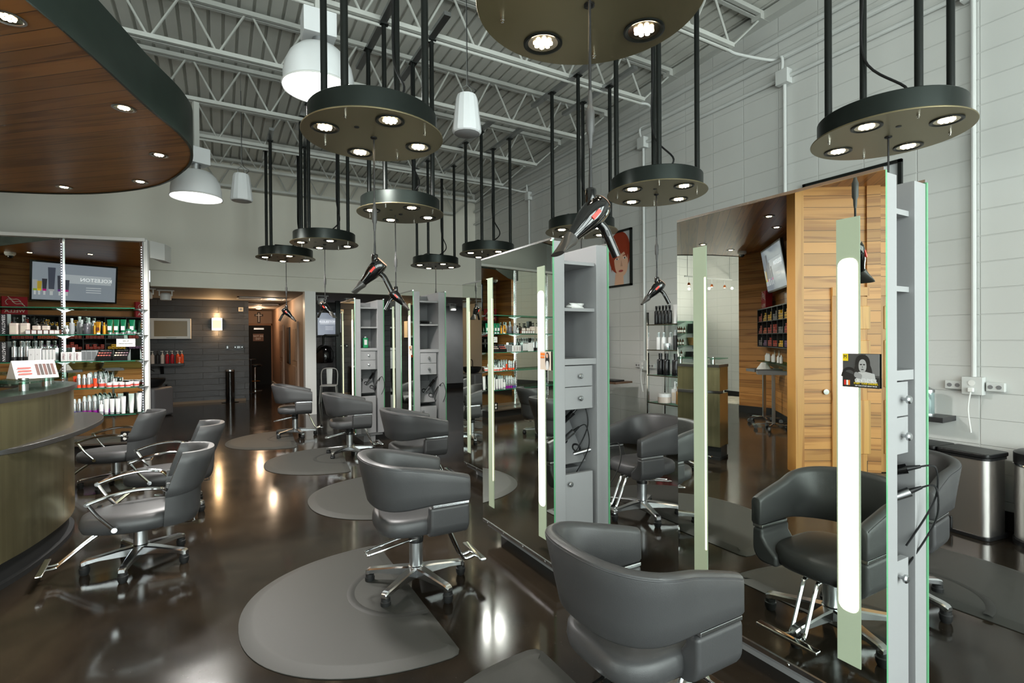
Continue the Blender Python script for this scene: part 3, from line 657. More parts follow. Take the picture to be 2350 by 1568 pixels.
def dryer(cordlen=1.0):
    t = thing('hair_dryer', '', 'hair dryer')
    MB().lathe([(.014,.0),(.02,-.004),(.022,-.012),(.022,-.06),(.018,-.064)], n=18).build('coupling', GLOSSB, t)
    a = R(43); d = Vector((-math.sin(a), 0, -math.cos(a))); p0 = Vector((.048,0,-.055))
    prof = [(.0,-.004),(.034,-.004),(.044,.004),(.05,.03),(.05,.06),(.045,.1),(.035,.14),(.027,.17),(.024,.19),(.0241,.2)]
    MB().lathe(prof, tuple(p0), 28, ax=d).build('body', DRY, t, smooth=50)
    MB().lathe([(.0,.0),(.037,0),(.041,.004)], tuple(p0-d*.006), 24, cap=False, ax=d).build('rear_grille', DRYG, t)
    q = Vector((0,0,1)).rotation_difference(d); n1 = q @ Vector((1,0,0)); n2 = q @ Vector((0,1,0)); rings = []
    for s, ra, rb in ((.185,.027,.027),(.2,.03,.029),(.225,.038,.021),(.262,.055,.011),(.277,.057,.0095)):
        c = p0+d*s; rings.append([tuple(c+n2*(ra*math.cos(2*math.pi*i/24))+n1*(rb*math.sin(2*math.pi*i/24))) for i in range(24)])
    MB().loft(rings).build('nozzle', mat('nozzle_grey', (58,56,54), .35), t, smooth=50)
    c = p0+d*.06; h = [tuple(c+Vector(v)) for v in ((.02,0,-.025),(.05,0,-.05),(.07,0,-.085),(.095,0,-.135),(.105,0,-.155))]
    MB().tube(smooth_path(h, 5), .0175, 14).build('handle', DRY, t, smooth=50)
    MB().box(-.006,.006,-.019,.019,-.012,.012).xf(Matrix.Translation((c+Vector((.055,0,-.072)))) @ Matrix.Rotation(-.45,4,'Y')).build('buttons', BLACKP, t)
    e = p0+d*.075
    MB().box(-.007,.007,-.052,-.046,-.022,.022).xf(Matrix.Translation(e) @ Matrix.Rotation(a,4,'Y')).build('switch', mat('red_switch', (230,52,40), .4), t)
    MB().box(-.007,.007,.046,.052,-.022,.022).xf(Matrix.Translation(e) @ Matrix.Rotation(a,4,'Y')).build('switch', mat('red_switch'), t)
    MB().tube([(0,0,-.002),(0,0,.05),(0,0,.09)], [.008,.007,.005], 10).build('cord_boot', BLACKP, t)
    MB().lathe([(.006,.15),(.009,.17),(.01,.2),(.016,.215),(.017,.29),(.012,.305),(.009,.315),(.008,.35),(.006,.37)], n=14).build('cord_grip', mat('grip_grey', (62,62,62), .45), t)
    MB().tube([(0,0,.08),(0,0,cordlen)], .0058, 8).build('cord', BLACKP, t)
    return t
zc = 2.17; DZ = ZP-zc-.0125
DR = dryer(DZ)
cy = -YAW
for i, (x, y, z, rz, lb) in enumerate([
    (1.234,1.543,zc,cy+.35,'glossy black hair dryer hanging in front of the second tower, grey nozzle downwards'),
    (.91,3.42,zc,cy,'glossy black hair dryer hanging before the pale beam, nozzle over the third tower'),
    (1.66,5.4,zc,cy+math.pi+.2,'black hair dryer hanging just behind a larger dryer handle'),
    (1.31,7.58,zc,cy+math.pi-.15,'black hair dryer hanging before the wall screen'),
    (.98,9.2,zc,cy+math.pi+.2,'black hair dryer hanging before the hallway door'),
    (3.94,1.74,zc,cy,'black hair dryer behind the mirror tower beside the block wall'),
    (3.58,3.5,zc,cy-.1,'black hair dryer hanging against the block wall above the bottle rack'),
    (4.02,5.22,zc,cy,'black hair dryer hanging behind the second tower'),
    (3.75,7.29,zc,cy,'black hair dryer hanging behind the third tower'),
    (3.49,8.9,zc,cy,'black hair dryer under the last pendant of the wall row')]):
    if i == 0: DR.location = (x,y,z); DR.rotation_euler = (0,0,rz); tag(DR, lb, 'hair dryer', 'hair dryers hung from the pendants')
    else: dup(DR, (x,y,z), rz, lb, 'hair dryers hung from the pendants')
# ------------------------------------------------------------------ wood-clad area: soffit, walls, colour bar, retail display
ZS = 3.35
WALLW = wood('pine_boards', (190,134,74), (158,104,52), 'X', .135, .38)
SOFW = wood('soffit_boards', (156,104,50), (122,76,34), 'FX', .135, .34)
TRIMW = wood('pine_trim', (186,134,72), (156,102,50), 'Z', .3, .4, gap=False)
FASC = mat('fascia_green_black', (46,58,52), .32, .4, var=(6,.12))
out = smooth_path([(x,y,0) for x,y in [(-2.6,2.25),(-1.75,2.3),(-1.15,2.75),(-.83,3.5),(-.66,3.97),(-.45,4.64),(-.26,5.17),(-.2,5.62),(-.29,6.2),(-.62,7.02),(-1.3,7.72),(-2.17,8.1),(-3.1,8.22)]], 8)
out = [(p[0], p[1]) for p in out]+[(-4.8,7.35),(-5.5,7.2),(-5.75,6.5),(-5.2,5.9),(-2.5,2.9)]
SR = R(-41.3); Mi = Matrix.Rotation(-SR, 4, 'Z')
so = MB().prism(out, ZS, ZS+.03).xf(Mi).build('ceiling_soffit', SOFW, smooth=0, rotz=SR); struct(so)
fa = MB(); n = len(out); ring = [(x,y,ZS-.012) for x,y in out]; ring2 = [(x,y,ZS+.37) for x,y in out]
cx = sum(p[0] for p in out)/n; cyy = sum(p[1] for p in out)/n
def grow(p, d):
    l = math.hypot(p[0]-cx, p[1]-cyy); return (p[0]+(p[0]-cx)/l*d, p[1]+(p[1]-cyy)/l*d)
o2 = [grow(p, .012) for p in out]
fa.loft([[(x,y,ZS-.01) for x,y in [grow(p,-.012) for p in out]], [(x,y,ZS-.012) for x,y in o2], [(x,y,ZS+.37) for x,y in o2], [(x,y,ZS+.37) for x,y in [grow(p,-.02) for p in out]]], False, True, True)
fa.xf(Mi).build('fascia', FASC, so, smooth=30)
for q, (x, y) in enumerate([(-.97,3.75),(-.60,4.78),(-.47,5.83),(-.73,6.9),(-1.5,7.55),(-2.3,6.2),(-2.6,4.6),(-3.6,6.6),(-4.6,6.75),(-3.4,5.0)]):
    lb = ['brass-rimmed downlight by the curved soffit edge, cut by the picture border','downlight in the boarded soffit near its bulging dark edge','downlight in the boarded soffit at its rounded tip','downlight in the boarded soffit past the tip, above the grey speaker','downlight at the far boarded soffit edge over the upper wall'][q] if q < 5 else 'downlight in the boarded soffit seen only in mirrors'
    t = thing('recessed_downlight', lb, 'downlight', (x, y, ZS), 0, 'downlights in the boarded soffit')
    MB().lathe([(.062,-.001),(.075,-.001),(.078,-.006),(.064,-.009),(.06,-.004)], n=28, cap=False).build('trim_ring', SATIN, t)
    MB().lathe([(.061,-.003),(.045,-.0018),(0,-.0016)], n=24, cap=False).build('reflector', REFL, t)
    lm = MB()
    for k in range(9):
        a = k*45; r = 0 if k == 8 else .028; lm.lathe([(.01,-.002),(.01,-.005),(.005,-.008),(0,-.0085)], (r*math.cos(R(a)), r*math.sin(R(a)), 0), 8, cap=False)
    lm.build('led_cluster', LED, t)
    light('soffit_light', 'SPOT', (x, y, ZS-.02), 8, (1,.83,.62), spot_size=R(120), spot_blend=.8, shadow_soft_size=.05)
def wallseg(name, p, d, L, z1, th, m, z0=0):
    """board wall from p along unit d (x,y); front face on local -y"""
    a = math.atan2(d[1], d[0])
    o = MB().box(0, L, 0, th, z0, z1).build(name, m, smooth=0, loc=(p[0], p[1], 0), rotz=a); return struct(o)
K = (-5.42, 6.42); DW2 = (.697, -.717)
# boarded diagonal wall, from its inner corner to the wing with the door
w2 = wallseg('wall_boarded', (K[0]+DW2[0]*4.6, K[1]+DW2[1]*4.6), (-DW2[0], -DW2[1]), 4.6, ZS, .14, WALLW)
w3 = wallseg('wall_boarded_end', K, (.164,.986), .68, ZS, .12, WALLW)
wallseg('baseboard_boarded', (K[0]+DW2[0]*4.6+.02*.717, K[1]+DW2[1]*4.6+.02*.697), (-DW2[0], -DW2[1]), 4.6, .14, .02, BLACKR)
wallseg('baseboard_boarded_end', (K[0]+.02, K[1]-.004), (.164,.986), .68, .14, .02, BLACKR)
P1 = (-1.5, 3.56); DW1 = (-.868, -.497); NW1 = (.497, -.868)
w1 = wallseg('wall_boarded_wing', (P1[0]+DW1[0]*2.6, P1[1]+DW1[1]*2.6), (.868,.497), 2.6, ZS, .16, WALLW)
def on1(s, off=0.): return (P1[0]+DW1[0]*s+NW1[0]*off, P1[1]+DW1[1]*s+NW1[1]*off)
A1 = math.atan2(.497, .868)
for s, wd in ((.1,.1),(.52,.09)):       # corner post and door jamb, standing proud of the boards
    p = on1(s, .015); struct(MB().box(0, wd, -.01, .17 if s < .2 else .01, 0, ZS if s < .2 else 2.1).build('trim_4', TRIMW, smooth=0, loc=(p[0],p[1],0), rotz=A1))
p = on1(1.45, .012); d = struct(MB().box(0, .92, -.012, .02, .01, 2.06).build('door_4', TRIMW, smooth=0, loc=(p[0],p[1],0), rotz=A1))
PANW = wood('pine_panel', (196,146,80), (164,110,54), 'Z', .3, .4, gap=False)
for x0 in (.12,.5):
    for z0, z1 in ((.22,.85),(1.0,1.55),(1.68,1.95)): MB().box(x0, x0+.3, -.022, -.01, z0, z1).build('panel', PANW, d, bev=.01)
MB().lathe([(.012,0),(.012,.03),(.028,.04),(.03,.055),(.018,.066),(0,.067)], (.86,-.012,.95), 18, ax=(0,-1,0)).build('door_knob', SATIN, d)
p = on1(1.53, .012); struct(MB().box(0, 1.1, -.02, .01, 2.07, 2.17).build('trim_5', TRIMW, smooth=0, loc=(p[0],p[1],0), rotz=A1))
q = on1(.36, .016); t = tag(MB().lathe([(.03,0),(.032,.008),(.02,.014),(.008,.016),(0,.012)], n=20, ax=(0,-1,0)).build('coat_hook', WHITES, loc=(q[0],q[1],.95), rotz=A1), 'round white wall stop on the pine boards by the door', 'door stop')
def on2(w, off=0.): return (K[0]+DW2[0]*w+.717*off, K[1]+DW2[1]*w+.697*off)
A2 = math.atan2(.717, -.697)       # local x runs back towards the inner corner, front is local -y
SCREEN = mat('screen_glass', (150,156,168), .12, emit=(150,158,172), es=.55); BEZ = mat('bezel_black', (16,16,17), .3)
def tv(parent, w, h, m, mirrored=False):
    """screen in the local xz plane facing -y, centred on the origin"""
    MB().box(-w/2, w/2, 0, .05, -h/2, h/2).build('bezel', BEZ, parent, bev=.006)
    MB().box(-w/2+.035, w/2-.035, -.003, 0, -h/2+.035, h/2-.035).build('screen', SCREEN, parent, smooth=0)
    def fl(name, poly, c, dy, es=.5):
        return MB().prism(poly, 0, .0008).xf(frame((0,-dy,0), (1,0,0), (0,0,1))).build(name, mat('screen_%d_%d_%d' % c, c, .3, emit=c, es=es), parent, smooth=0)
    fl('lighter_panel', [(-w*.42,-.02*h),(w*.16,-.02*h),(w*.16,h*.2),(-w*.42,h*.2)], (196,202,212), .004)
    tx = text('title', 'KOLESTON', h*.13, frame((-w*.24,-.006,h*.085), (1,0,0), (0,0,1)), mat('screen_text', (244,246,250), .3, emit=(244,246,250), es=.8), parent)
    for i, (x, hh, c) in enumerate(((.1,.5,(72,74,86)),(.18,.62,(70,72,84)),(.27,.86,(78,82,98)),(.345,.5,(60,60,70)),(.4,.42,(190,160,60)),(.445,.46,(176,178,182)))):
        x *= w; tw = .028*w*(1.5 if i == 2 else 1); z0 = -h*.34; z1 = z0+hh*h*.8
        fl('tube_picture', [(x-tw*.7,z0+h*.1),(x+tw*.7,z0+h*.1),(x+tw,z1),(x-tw,z1)], c, .0045)
        fl('tube_band', [(x-tw*.72,z0+h*.1),(x+tw*.72,z0+h*.1),(x+tw*.75,z0+h*.15),(x-tw*.75,z0+h*.15)], ((200,40,130),(120,60,150),(180,180,186),(200,40,130),(230,190,40),(150,170,60))[i], .005)
        fl('tube_cap', [(x-tw*.4,z0),(x+tw*.4,z0),(x+tw*.4,z0+h*.1),(x-tw*.4,z0+h*.1)], (206,208,214), .005)
    for k in range(3): fl('small_line', [(-w*.3,-h*(.12+.06*k)),(-w*.12,-h*(.12+.06*k)),(-w*.12,-h*(.105+.06*k)),(-w*.3,-h*(.105+.06*k))], (226,228,234), .005)
c = on2(1.15, .22)
t = thing('television', 'tilted flat television with tubes on screen, mounted on the pine boards, seen in mirrors', 'television', (c[0], c[1], 2.86), 0)
t.rotation_euler = (R(9), 0, A2); tv(t, 1.46, .84, None)
MB().box(-.1,.1,.05,.2,-.12,.12).build('wall_bracket', BLACKM, t)
# pigeonholes with boxed colour tubes
c = on2(3.2, .0)
CUB = mat('cubby_black', (34,36,38), .45)
t = thing('pigeonhole_shelf', 'dark pigeonhole shelf of colour tubes on the pine boards below the television', 'shelf unit', (c[0], c[1], 1.42), A2)
m = MB(); m.box(0,3.12,-.28,-.01,-.02,.0); m.box(0,3.12,-.28,-.01,.71,.73); m.box(0,.02,-.28,-.01,0,.71); m.box(3.1,3.12,-.28,-.01,0,.71); m.box(0,3.12,-.02,-.01,0,.71); m.build('carcass', CUB, t, smooth=0)
nc = 8; cw = 3.1/nc
for i in range(1, nc): MB().box(.01+cw*i-.008, .01+cw*i+.008, -.275, -.02, 0, .71).build('divider', CUB, t, smooth=0)
for k in (1, 2): MB().box(.02, 3.1, -.275, -.02, .237*k-.008, .237*k+.008).build('middle_shelf', CUB, t, smooth=0)
BOXC = {'yellow': (226,178,34), 'red': (178,62,48), 'orange': (208,96,48), 'violet': (104,72,116), 'grey': (120,118,120)}
BM = {}
for k, cc in BOXC.items(): BM[k] = mat('tube_box_'+k, cc, .45)
BMD = mat('tube_box_end', (70,50,44), .5)
proto = {}
inv = Matrix.Translation((c[0], c[1], 1.42)) @ Matrix.Rotation(A2, 4, 'Z')
def colour_box(px, pz, col):
    lb = '%s colour tube box stacked in the dark pigeonholes' % col
    if col not in proto:
        o = thing('tube_box', lb, 'box', (0,0,0), A2, '%s tube boxes in the pigeonholes' % col)
        MB().box(-.028,.028,-.075,.075,0,.05).build('carton', BM[col], o, bev=.002); MB().box(-.018,.018,-.0765,-.075,.016,.036).build('end_print', BMD, o, smooth=0)
        proto[col] = o; o.location = inv @ Vector((px, -.19, pz)); return
    dup(proto[col], inv @ Vector((px, -.19, pz)), A2)
random.seed(5)
for i in range(nc):
    for k in range(3):
        col = [['violet','orange','violet','yellow','red','red','violet','grey'],['red','orange','red','grey','red','red','orange','red'],['red','yellow','yellow','yellow','grey','yellow','yellow','red']][k][i]
        for a in range(5):
            for b in range(random.choice((1,2,2,3))):
                colour_box(.01+cw*i+.05+a*.0655, .237*k+.01+b*.0515, col)
# red sign boxes on the pigeonholes
def wella(w, lb):
    p = on2(w, .13)
    t = thing('sign_box', lb, 'sign', (p[0], p[1], 2.152), A2)
    RED = mat('sign_red', (176,30,48), .4); WH = mat('sign_white', (240,236,232), .4)
    MB().box(-.19,.19,-.06,.06,0,.36).build('box', RED, t, bev=.003)
    text('lettering', 'WELLA', .1, frame((0,-.0615,.07), (1,0,0), (0,0,1)), WH, t, sx=.95)
    for k in range(3):
        z = .17+.045*k; MB().tube([(-.15+.03*k+.024*i, -.0625, z+.022*math.sin(i*.8)+.012*i) for i in range(9)], .0065, 6).build('wave_line', WH, t)
    MB().tube([(.06,-.0625,.3),(.1,-.0625,.31),(.125,-.0625,.28),(.14,-.0625,.25),(.125,-.0625,.235),(.13,-.0625,.21),(.1,-.0625,.2)], .005, 6).build('profile_line', WH, t)
wella(.2, 'red sign box with white wave profile at the inner corner of the pigeonholes'); wella(2.42, 'red sign box with white waves at the door end of the pigeonholes')
# back counter under the pigeonholes, trolleys, camera, outlets
c = on2(2.9, .0); t = thing('glass_counter', 'narrow glass counter fixed to the pine boards under the pigeonholes', 'counter', (c[0], c[1], 1.12), A2)
MB().box(0,2.6,-.34,-.01,0,.012).build('glass_top', GLASS, t, smooth=0)
for x in (.3,1.3,2.3): MB().add([(x-.01,-.01,0),(x+.01,-.01,0),(x+.01,-.3,0),(x-.01,-.3,0),(x-.01,-.01,-.14),(x+.01,-.01,-.14),(x+.01,-.06,-.14),(x-.01,-.06,-.14)], [(0,3,2,1),(4,5,6,7),(0,1,5,4),(1,2,6,5),(2,3,7,6),(3,0,4,7)]).build('bracket', SATIN, t, smooth=0)
iv = Matrix.Translation((c[0], c[1], 1.132)) @ Matrix.Rotation(A2, 4, 'Z')
bp = None
for i, (x, hh) in enumerate(((2.42,.14),(2.34,.14),(2.26,.14),(2.18,.14),(1.9,.16),(1.8,.12),(1.5,.2),(1.3,.15))):
    if bp is None:
        bp = thing('applicator_bottle', 'white applicator bottle on the glass counter below the pigeonholes', 'bottle', iv @ Vector((x,-.2,0)), A2, 'white applicator bottles on the glass counter')
        MB().lathe([(0,0),(.026,0),(.027,.1),(.02,.11)], n=14).build('body', WHITES, bp); MB().lathe([(.018,.11),(.006,.14),(.004,.15),(0,.15)], n=12).build('cap', WHITES, bp)
    else: dup(bp, iv @ Vector((x,-.2,0)), A2)
def trolley(x, y, rz, lb):
    t = thing('trolley', lb, 'trolley', (x, y, 0), rz, 'rolling colour trolleys')
    for k in range(5):
        a = 2*math.pi*k/5; dd = Vector((math.cos(a), math.sin(a), 0))
        l = MB().bar(dd*.02+Vector((0,0,.1)), dd*.28+Vector((0,0,.085)), .025, .02).build('base_leg', ALU, t, smooth=0)
        w_ = MB().cyl(tuple(dd*.28+Vector((-dd.y*.018,dd.x*.018,.035))), tuple(dd*.28-Vector((-dd.y*.018,dd.x*.018,-.035))), .035, n=14).build('caster', mat('caster_grey', (92,96,98), .5), l)
    MB().box(-.028,.028,-.02,.02,.09,.95).build('pole', SATIN, t, bev=.004)
    m = MB(); m.box(-.26,.26,-.17,.17,.95,.965)
    for a in ((-.26,.26,-.17,-.16),(-.26,.26,.16,.17),(-.26,-.25,-.17,.17),(.25,.26,-.17,.17)): m.box(*a, .965, 1.0)
    m.build('tray', mat('tray_grey', (120,122,124), .4), t, smooth=0)
    return t
a = on2(.95,.34); tr = trolley(a[0], a[1], .5, 'rolling trolley with flat tray by the pine boards, white towels on it')
b2_ = on2(1.75,.36); dup(tr, (b2_[0], b2_[1], 0), .9, 'rolling trolley with brushes on its tray, closer to the door wing')
tw = thing('towel', 'crumpled white towel on the trolley by the pine boards', 'towel', (a[0], a[1], .967), .5)
m = MB(); rr = []
for i in range(6): rr.append([((.15-.02*i)*math.cos(2*math.pi*j/24)*(1+.12*math.sin(3*j+i)), (.11-.015*i)*math.sin(2*math.pi*j/24)*(1+.12*math.sin(2*j+i)), .03*i) for j in range(24)])
m.loft(rr).build('folds', WHITES, tw, smooth=60)
for i in range(4):
    bb = thing('tint_brush', 'black tint brush lying on the trolley tray closer to the door wing', 'brush', (b2_[0]+.04*i, b2_[1]+.03*i-.06, .972), .9, 'tint brushes on a trolley')
    MB().cyl((-.11,0,.006),(.06,0,.006),.006,n=8).build('handle', BLACKP, bb); MB().box(.06,.11,-.022,.022,.002,.012).build('bristles', BLACKR, bb)
cam_ = thing('security_camera', 'white dome security camera under the boarded soffit in the pine corner', 'camera', (-4.95, 6.75, ZS)); MB().lathe([(0,0),(.085,0),(.085,-.04),(.06,-.07)], n=24).build('housing', WHITES, cam_); MB().lathe([(.05,-.068),(.045,-.1),(.025,-.118),(0,-.122)], n=20, cap=False).build('dome', GLOSSB, cam_)
for w_, lb in ((.28,'white double switch plate on the pine boards in the corner'),(.62,'white outlet plate on the pine boards under the pigeonholes')):
    p = on2(w_, .001); t = thing('wall_plate', lb, 'outlet', (p[0], p[1], 1.28), A2); MB().box(-.06,.06,-.008,0,-.055,.055).build('plate', mat('almond', (226,214,186), .4), t, bev=.002); MB().box(-.018,.018,-.011,-.008,-.035,.035).build('insert', WHITES, t, smooth=0)
# far corner behind the bar (seen in the first mirror): glass shelves, box fan, shag rug, track spots
shp = None
for i, z in enumerate((2.03,1.7,1.37,1.05,.72)):
    lb = 'glass wall shelf in the block corner, %s' % ('topmost of five','second from the top','holding a basket','above the lowest','lowest of five')[i]
    if shp is None:
        shp = thing('wall_shelf', lb, 'shelf', (-6.95, UL, z), 0, 'glass shelves in the block corner'); MB().box(-.55,.55,-.3,-.01,0,.012).build('glass_board', GLASS, shp, smooth=0)
        for x in (-.3,.3): MB().prism_x([(-.01,0),(-.28,0),(-.03,-.1),(-.01,-.1)], x-.012, x+.012).build('bracket', SATIN, shp, smooth=0)
    else: dup(shp, (-6.95, UL, z), 0, lb, 'glass shelves in the block corner')

t = thing('gift_box', 'black gift box with orange lettering on the second glass corner shelf', 'box', (-7.15, UL-.16, 1.712)); MB().box(-.18,.18,-.09,.09,0,.26).build('carton', BLACKP, t, bev=.003); text('lettering', 'yolo', .13, frame((.03,-.092,.12), (1,0,0), (0,0,1)), mat('print_orange',), t)
t = thing('basket', 'round wicker basket on the third glass corner shelf', 'basket', (-7.1, UL-.16, 1.382)); MB().lathe([(0,0),(.12,0),(.16,.2),(.15,.2),(.11,.01)], n=28).build('weave', mat('wicker', (150,118,72), .7, bump=(60,1.0)), t); MB().lathe([(.15,.19),(.165,.195),(.165,.21),(.15,.212)], n=28).build('rim', mat('wicker',), t)
t = thing('music_player', 'black stereo unit on the fourth glass corner shelf', 'stereo', (-7.1, UL-.16, 1.062)); MB().box(-.2,.2,-.1,.1,0,.14).build('case', BLACKP, t, bev=.004); MB().cyl((.1,-.1,.07),(.1,-.115,.07),.03,n=18).build('dial', SATIN, t)
t = thing('music_player', 'small black box on the lowest glass corner shelf', 'stereo', (-7.15, UL-.16, .732)); MB().box(-.15,.15,-.09,.09,0,.16).build('case', BLACKP, t, bev=.004); MB().box(-.1,.1,-.093,-.09,.06,.1).build('display', SATIN, t)
brown = mat('amber_bottle', (70,44,24), .2); bt = None
for i, (x, z) in enumerate(((-6.5,1.712),(-6.58,1.712),(-6.66,1.712),(-6.76,1.712),(-6.5,1.382),(-6.6,1.382),(-6.7,1.382),(-6.52,1.062),(-6.64,1.062))):
    if bt is None:
        bt = thing('amber_bottle', 'dark amber bottle on the glass corner shelves', 'bottle', (x, UL-.14, z), 0, 'amber bottles on the corner shelves'); MB().lathe([(0,0),(.03,0),(.03,.12),(.012,.15),(.012,.18),(0,.18)], n=14).build('body', brown, bt); MB().lathe([(.0305,.03),(.0305,.09)], n=14, cap=False).build('label_patch', WHITES, bt)
    else: dup(bt, (x, UL-.14, z))
t = thing('box_fan', 'white box fan standing on the shag rug, seen in the first mirror', 'fan', (-7.1, 9.2, .037), R(18))
m = MB()
for a in ((-.29,.29,-.08,.08,0,.03),(-.29,.29,-.08,.08,.55,.58),(-.29,-.26,-.08,.08,.03,.55),(.26,.29,-.08,.08,.03,.55)): m.box(*a)
m.build('housing', WHITES, t, bev=.01)
m = MB()
for i in range(25): m.cyl((-.25+i*.0208,-.085,.03),(-.25+i*.0208,-.085,.55),.004,n=6)
m.build('grille', WHITES, t); m = MB()
for k in range(5):
    a = 2*math.pi*k/5; m.add([(.03*math.cos(a),-.02,.29+.03*math.sin(a)),(.22*math.cos(a-.3),-.03,.29+.22*math.sin(a-.3)),(.22*math.cos(a+.4),.03,.29+.22*math.sin(a+.4)),(.05*math.cos(a+.5),.01,.29+.05*math.sin(a+.5))], [(0,1,2,3)])
m.build('blade', mat('fan_blade', (214,206,196), .4), t, smooth=0); MB().tube([(-.08,0,.58),(-.06,0,.62),(.06,0,.62),(.08,0,.58)], .01, 8).build('handle', WHITES, t)
rg = MB(); rings = []
for k, (r, z) in enumerate(((1,0),(1.0,.02),(.8,.03),(.4,.034),(.05,.034))): rings.append([((.75*r)*math.cos(2*math.pi*i/40)*(1+.07*math.sin(7*i)), (.95*r)*math.sin(2*math.pi*i/40)*(1+.06*math.sin(5*i+1)), z) for i in range(40)])
tag(rg.loft(rings).build('shag_rug', mat('shag', (206,196,180), .9, bump=(40,1.5), var=(9,.25)), loc=(-6.75, 8.75, .001)), 'cream shag rug under the box fan in the block corner', 'rug')
for q in ((-7.1,8.6),(-6.6,8.9),(-6.2,9.2)): light('track_spot_light', 'POINT', (q[0],q[1],2.85), 22, (1,.93,.82), shadow_soft_size=.025)
tr_ = thing('track_light', 'track with small copper spots in the block corner', 'spotlight', (-6.6, 8.9, 3.1)); MB().box(-.9,.9,-.015,.015,0,.03).build('track', WHITES, tr_)
MB().cyl((-.8,0,.03),(-.8,0,2.4),.006,n=6).build('suspension_rod', SATIN, tr_); MB().cyl((.8,0,.03),(.8,0,2.4),.006,n=6).build('suspension_rod', SATIN, tr_)
COP = mat('copper', (190,110,70), .25, 1.)
for x in (-.6,-.1,.4,.75): s = MB().cyl((x,0,0),(x,0,-.14),.004,n=6).build('drop_rod', SATIN, tr_); MB().lathe([(.01,0),(.03,-.02),(.035,-.07),(.02,-.075)], (x,0,-.13), 14).build('spot_head', COP, s); MB().lathe([(.022,-.208),(0,-.212)], (x,0,0), 12).build('lamp', LED, s)
# ------------------------------------------------------------------ curved bar
BRASS = brushed('brushed_bronze', (156,148,116), .3, (26,26,.7)); DKTOP = mat('dark_counter', (52,50,48), .32)
path = smooth_path([(-1.40,4.45,0),(-1.295,4.78,0),(-1.225,5.2,0),(-1.22,5.55,0),(-1.30,5.88,0),(-1.6,6.22,0),(-2.0,6.45,0),(-2.6,6.6,0)], 8)
def strip(w, z0, z1):
    P = [Vector(p) for p in path]; L = []; Rr = []
    for i, p in enumerate(P):
        d = (P[min(i+1,len(P)-1)]-P[max(i-1,0)]).normalized(); nn = Vector((d.y,-d.x,0)); L.append(p+nn*w/2); Rr.append(p-nn*w/2)
    return MB().loft([[(a.x,a.y,z0),(a.x,a.y,z1),(b.x,b.y,z1),(b.x,b.y,z0)] for a, b in zip(L, Rr)])
bar = thing('curved_bar', 'curved two-tier bar clad in brushed bronze with dark tops', 'bar counter', (0,0,0))
strip(.22, .0, .18).build('toe_kick', BLACKR, bar, smooth=30); strip(.29, .0, .035).build('cove_base', BLACKR, bar, smooth=30)
strip(.30, .17, .862).build('lower_cladding', BRASS, bar, smooth=30); strip(.30, .9, 1.205).build('upper_cladding', BRASS, bar, smooth=30)
strip(.345, 1.205, 1.24).build('upper_top', DKTOP, bar, smooth=30)
ct = smooth_path([(x,y,0) for x,y in [(-1.38,4.5),(-1.17,4.58),(-1.03,4.9),(-.95,5.25),(-.915,5.65),(-.93,6.0),(-1.0,6.3),(-1.1,6.48),(-1.22,6.54),(-1.36,6.45),(-1.45,6.2)]], 6)
MB().prism([(p[0],p[1]) for p in ct]+[(-1.5,5.9),(-1.4,5.2),(-1.48,4.52)], .862, .9).build('ledge', DKTOP, bar, bev=.004)
for i in (4, 13, 22, 30, 38, 46, 54):
    p = path[min(i, len(path)-1)]; MB().lathe([(.028,1.24),(.028,1.3),(.03,1.3),(.03,1.31)], (p[0],p[1],0), 18).build('standoff', SATIN, bar); MB().lathe([(.03,1.322),(.03,1.334),(0,1.336)], (p[0],p[1],0), 18).build('standoff_cap', SATIN, bar)
strip(.33, 1.31, 1.322).build('glass_top', [GLASS], bar, smooth=30)
t = thing('tent_card', 'white folded tent card with hair photos on the bar glass', 'card', (-1.24, 5.25, 1.3225), R(35))
MB().prism_x([(-.075,0),(.075,0),(.004,.135),(-.004,.135)], -.13, .13).build('card', WHITES, t, smooth=0)
for i in range(5): MB().add([(.0+.024*i,-.0745+.012,.02),(.02+.024*i,-.0745+.012,.02),(.02+.024*i,-.0745+.058,.105),(.0+.024*i,-.0745+.058,.105)], [(0,1,2,3)]).xf(Matrix.Translation((0,-.003,.002))).build('hair_photo', mat('print_hair_%d' % (i % 2), ((92,44,28),(48,30,22))[i % 2], .5), t, smooth=0)
for i in range(3): MB().add([(-.11,-.062+.01*i,.03+.022*i),(-.03,-.062+.01*i,.03+.022*i),(-.03,-.057+.01*i,.042+.022*i),(-.11,-.057+.01*i,.042+.022*i)], [(0,1,2,3)]).xf(Matrix.Translation((0,-.004,.0))).build('red_print', mat('print_red', (206,80,70), .5), t, smooth=0)
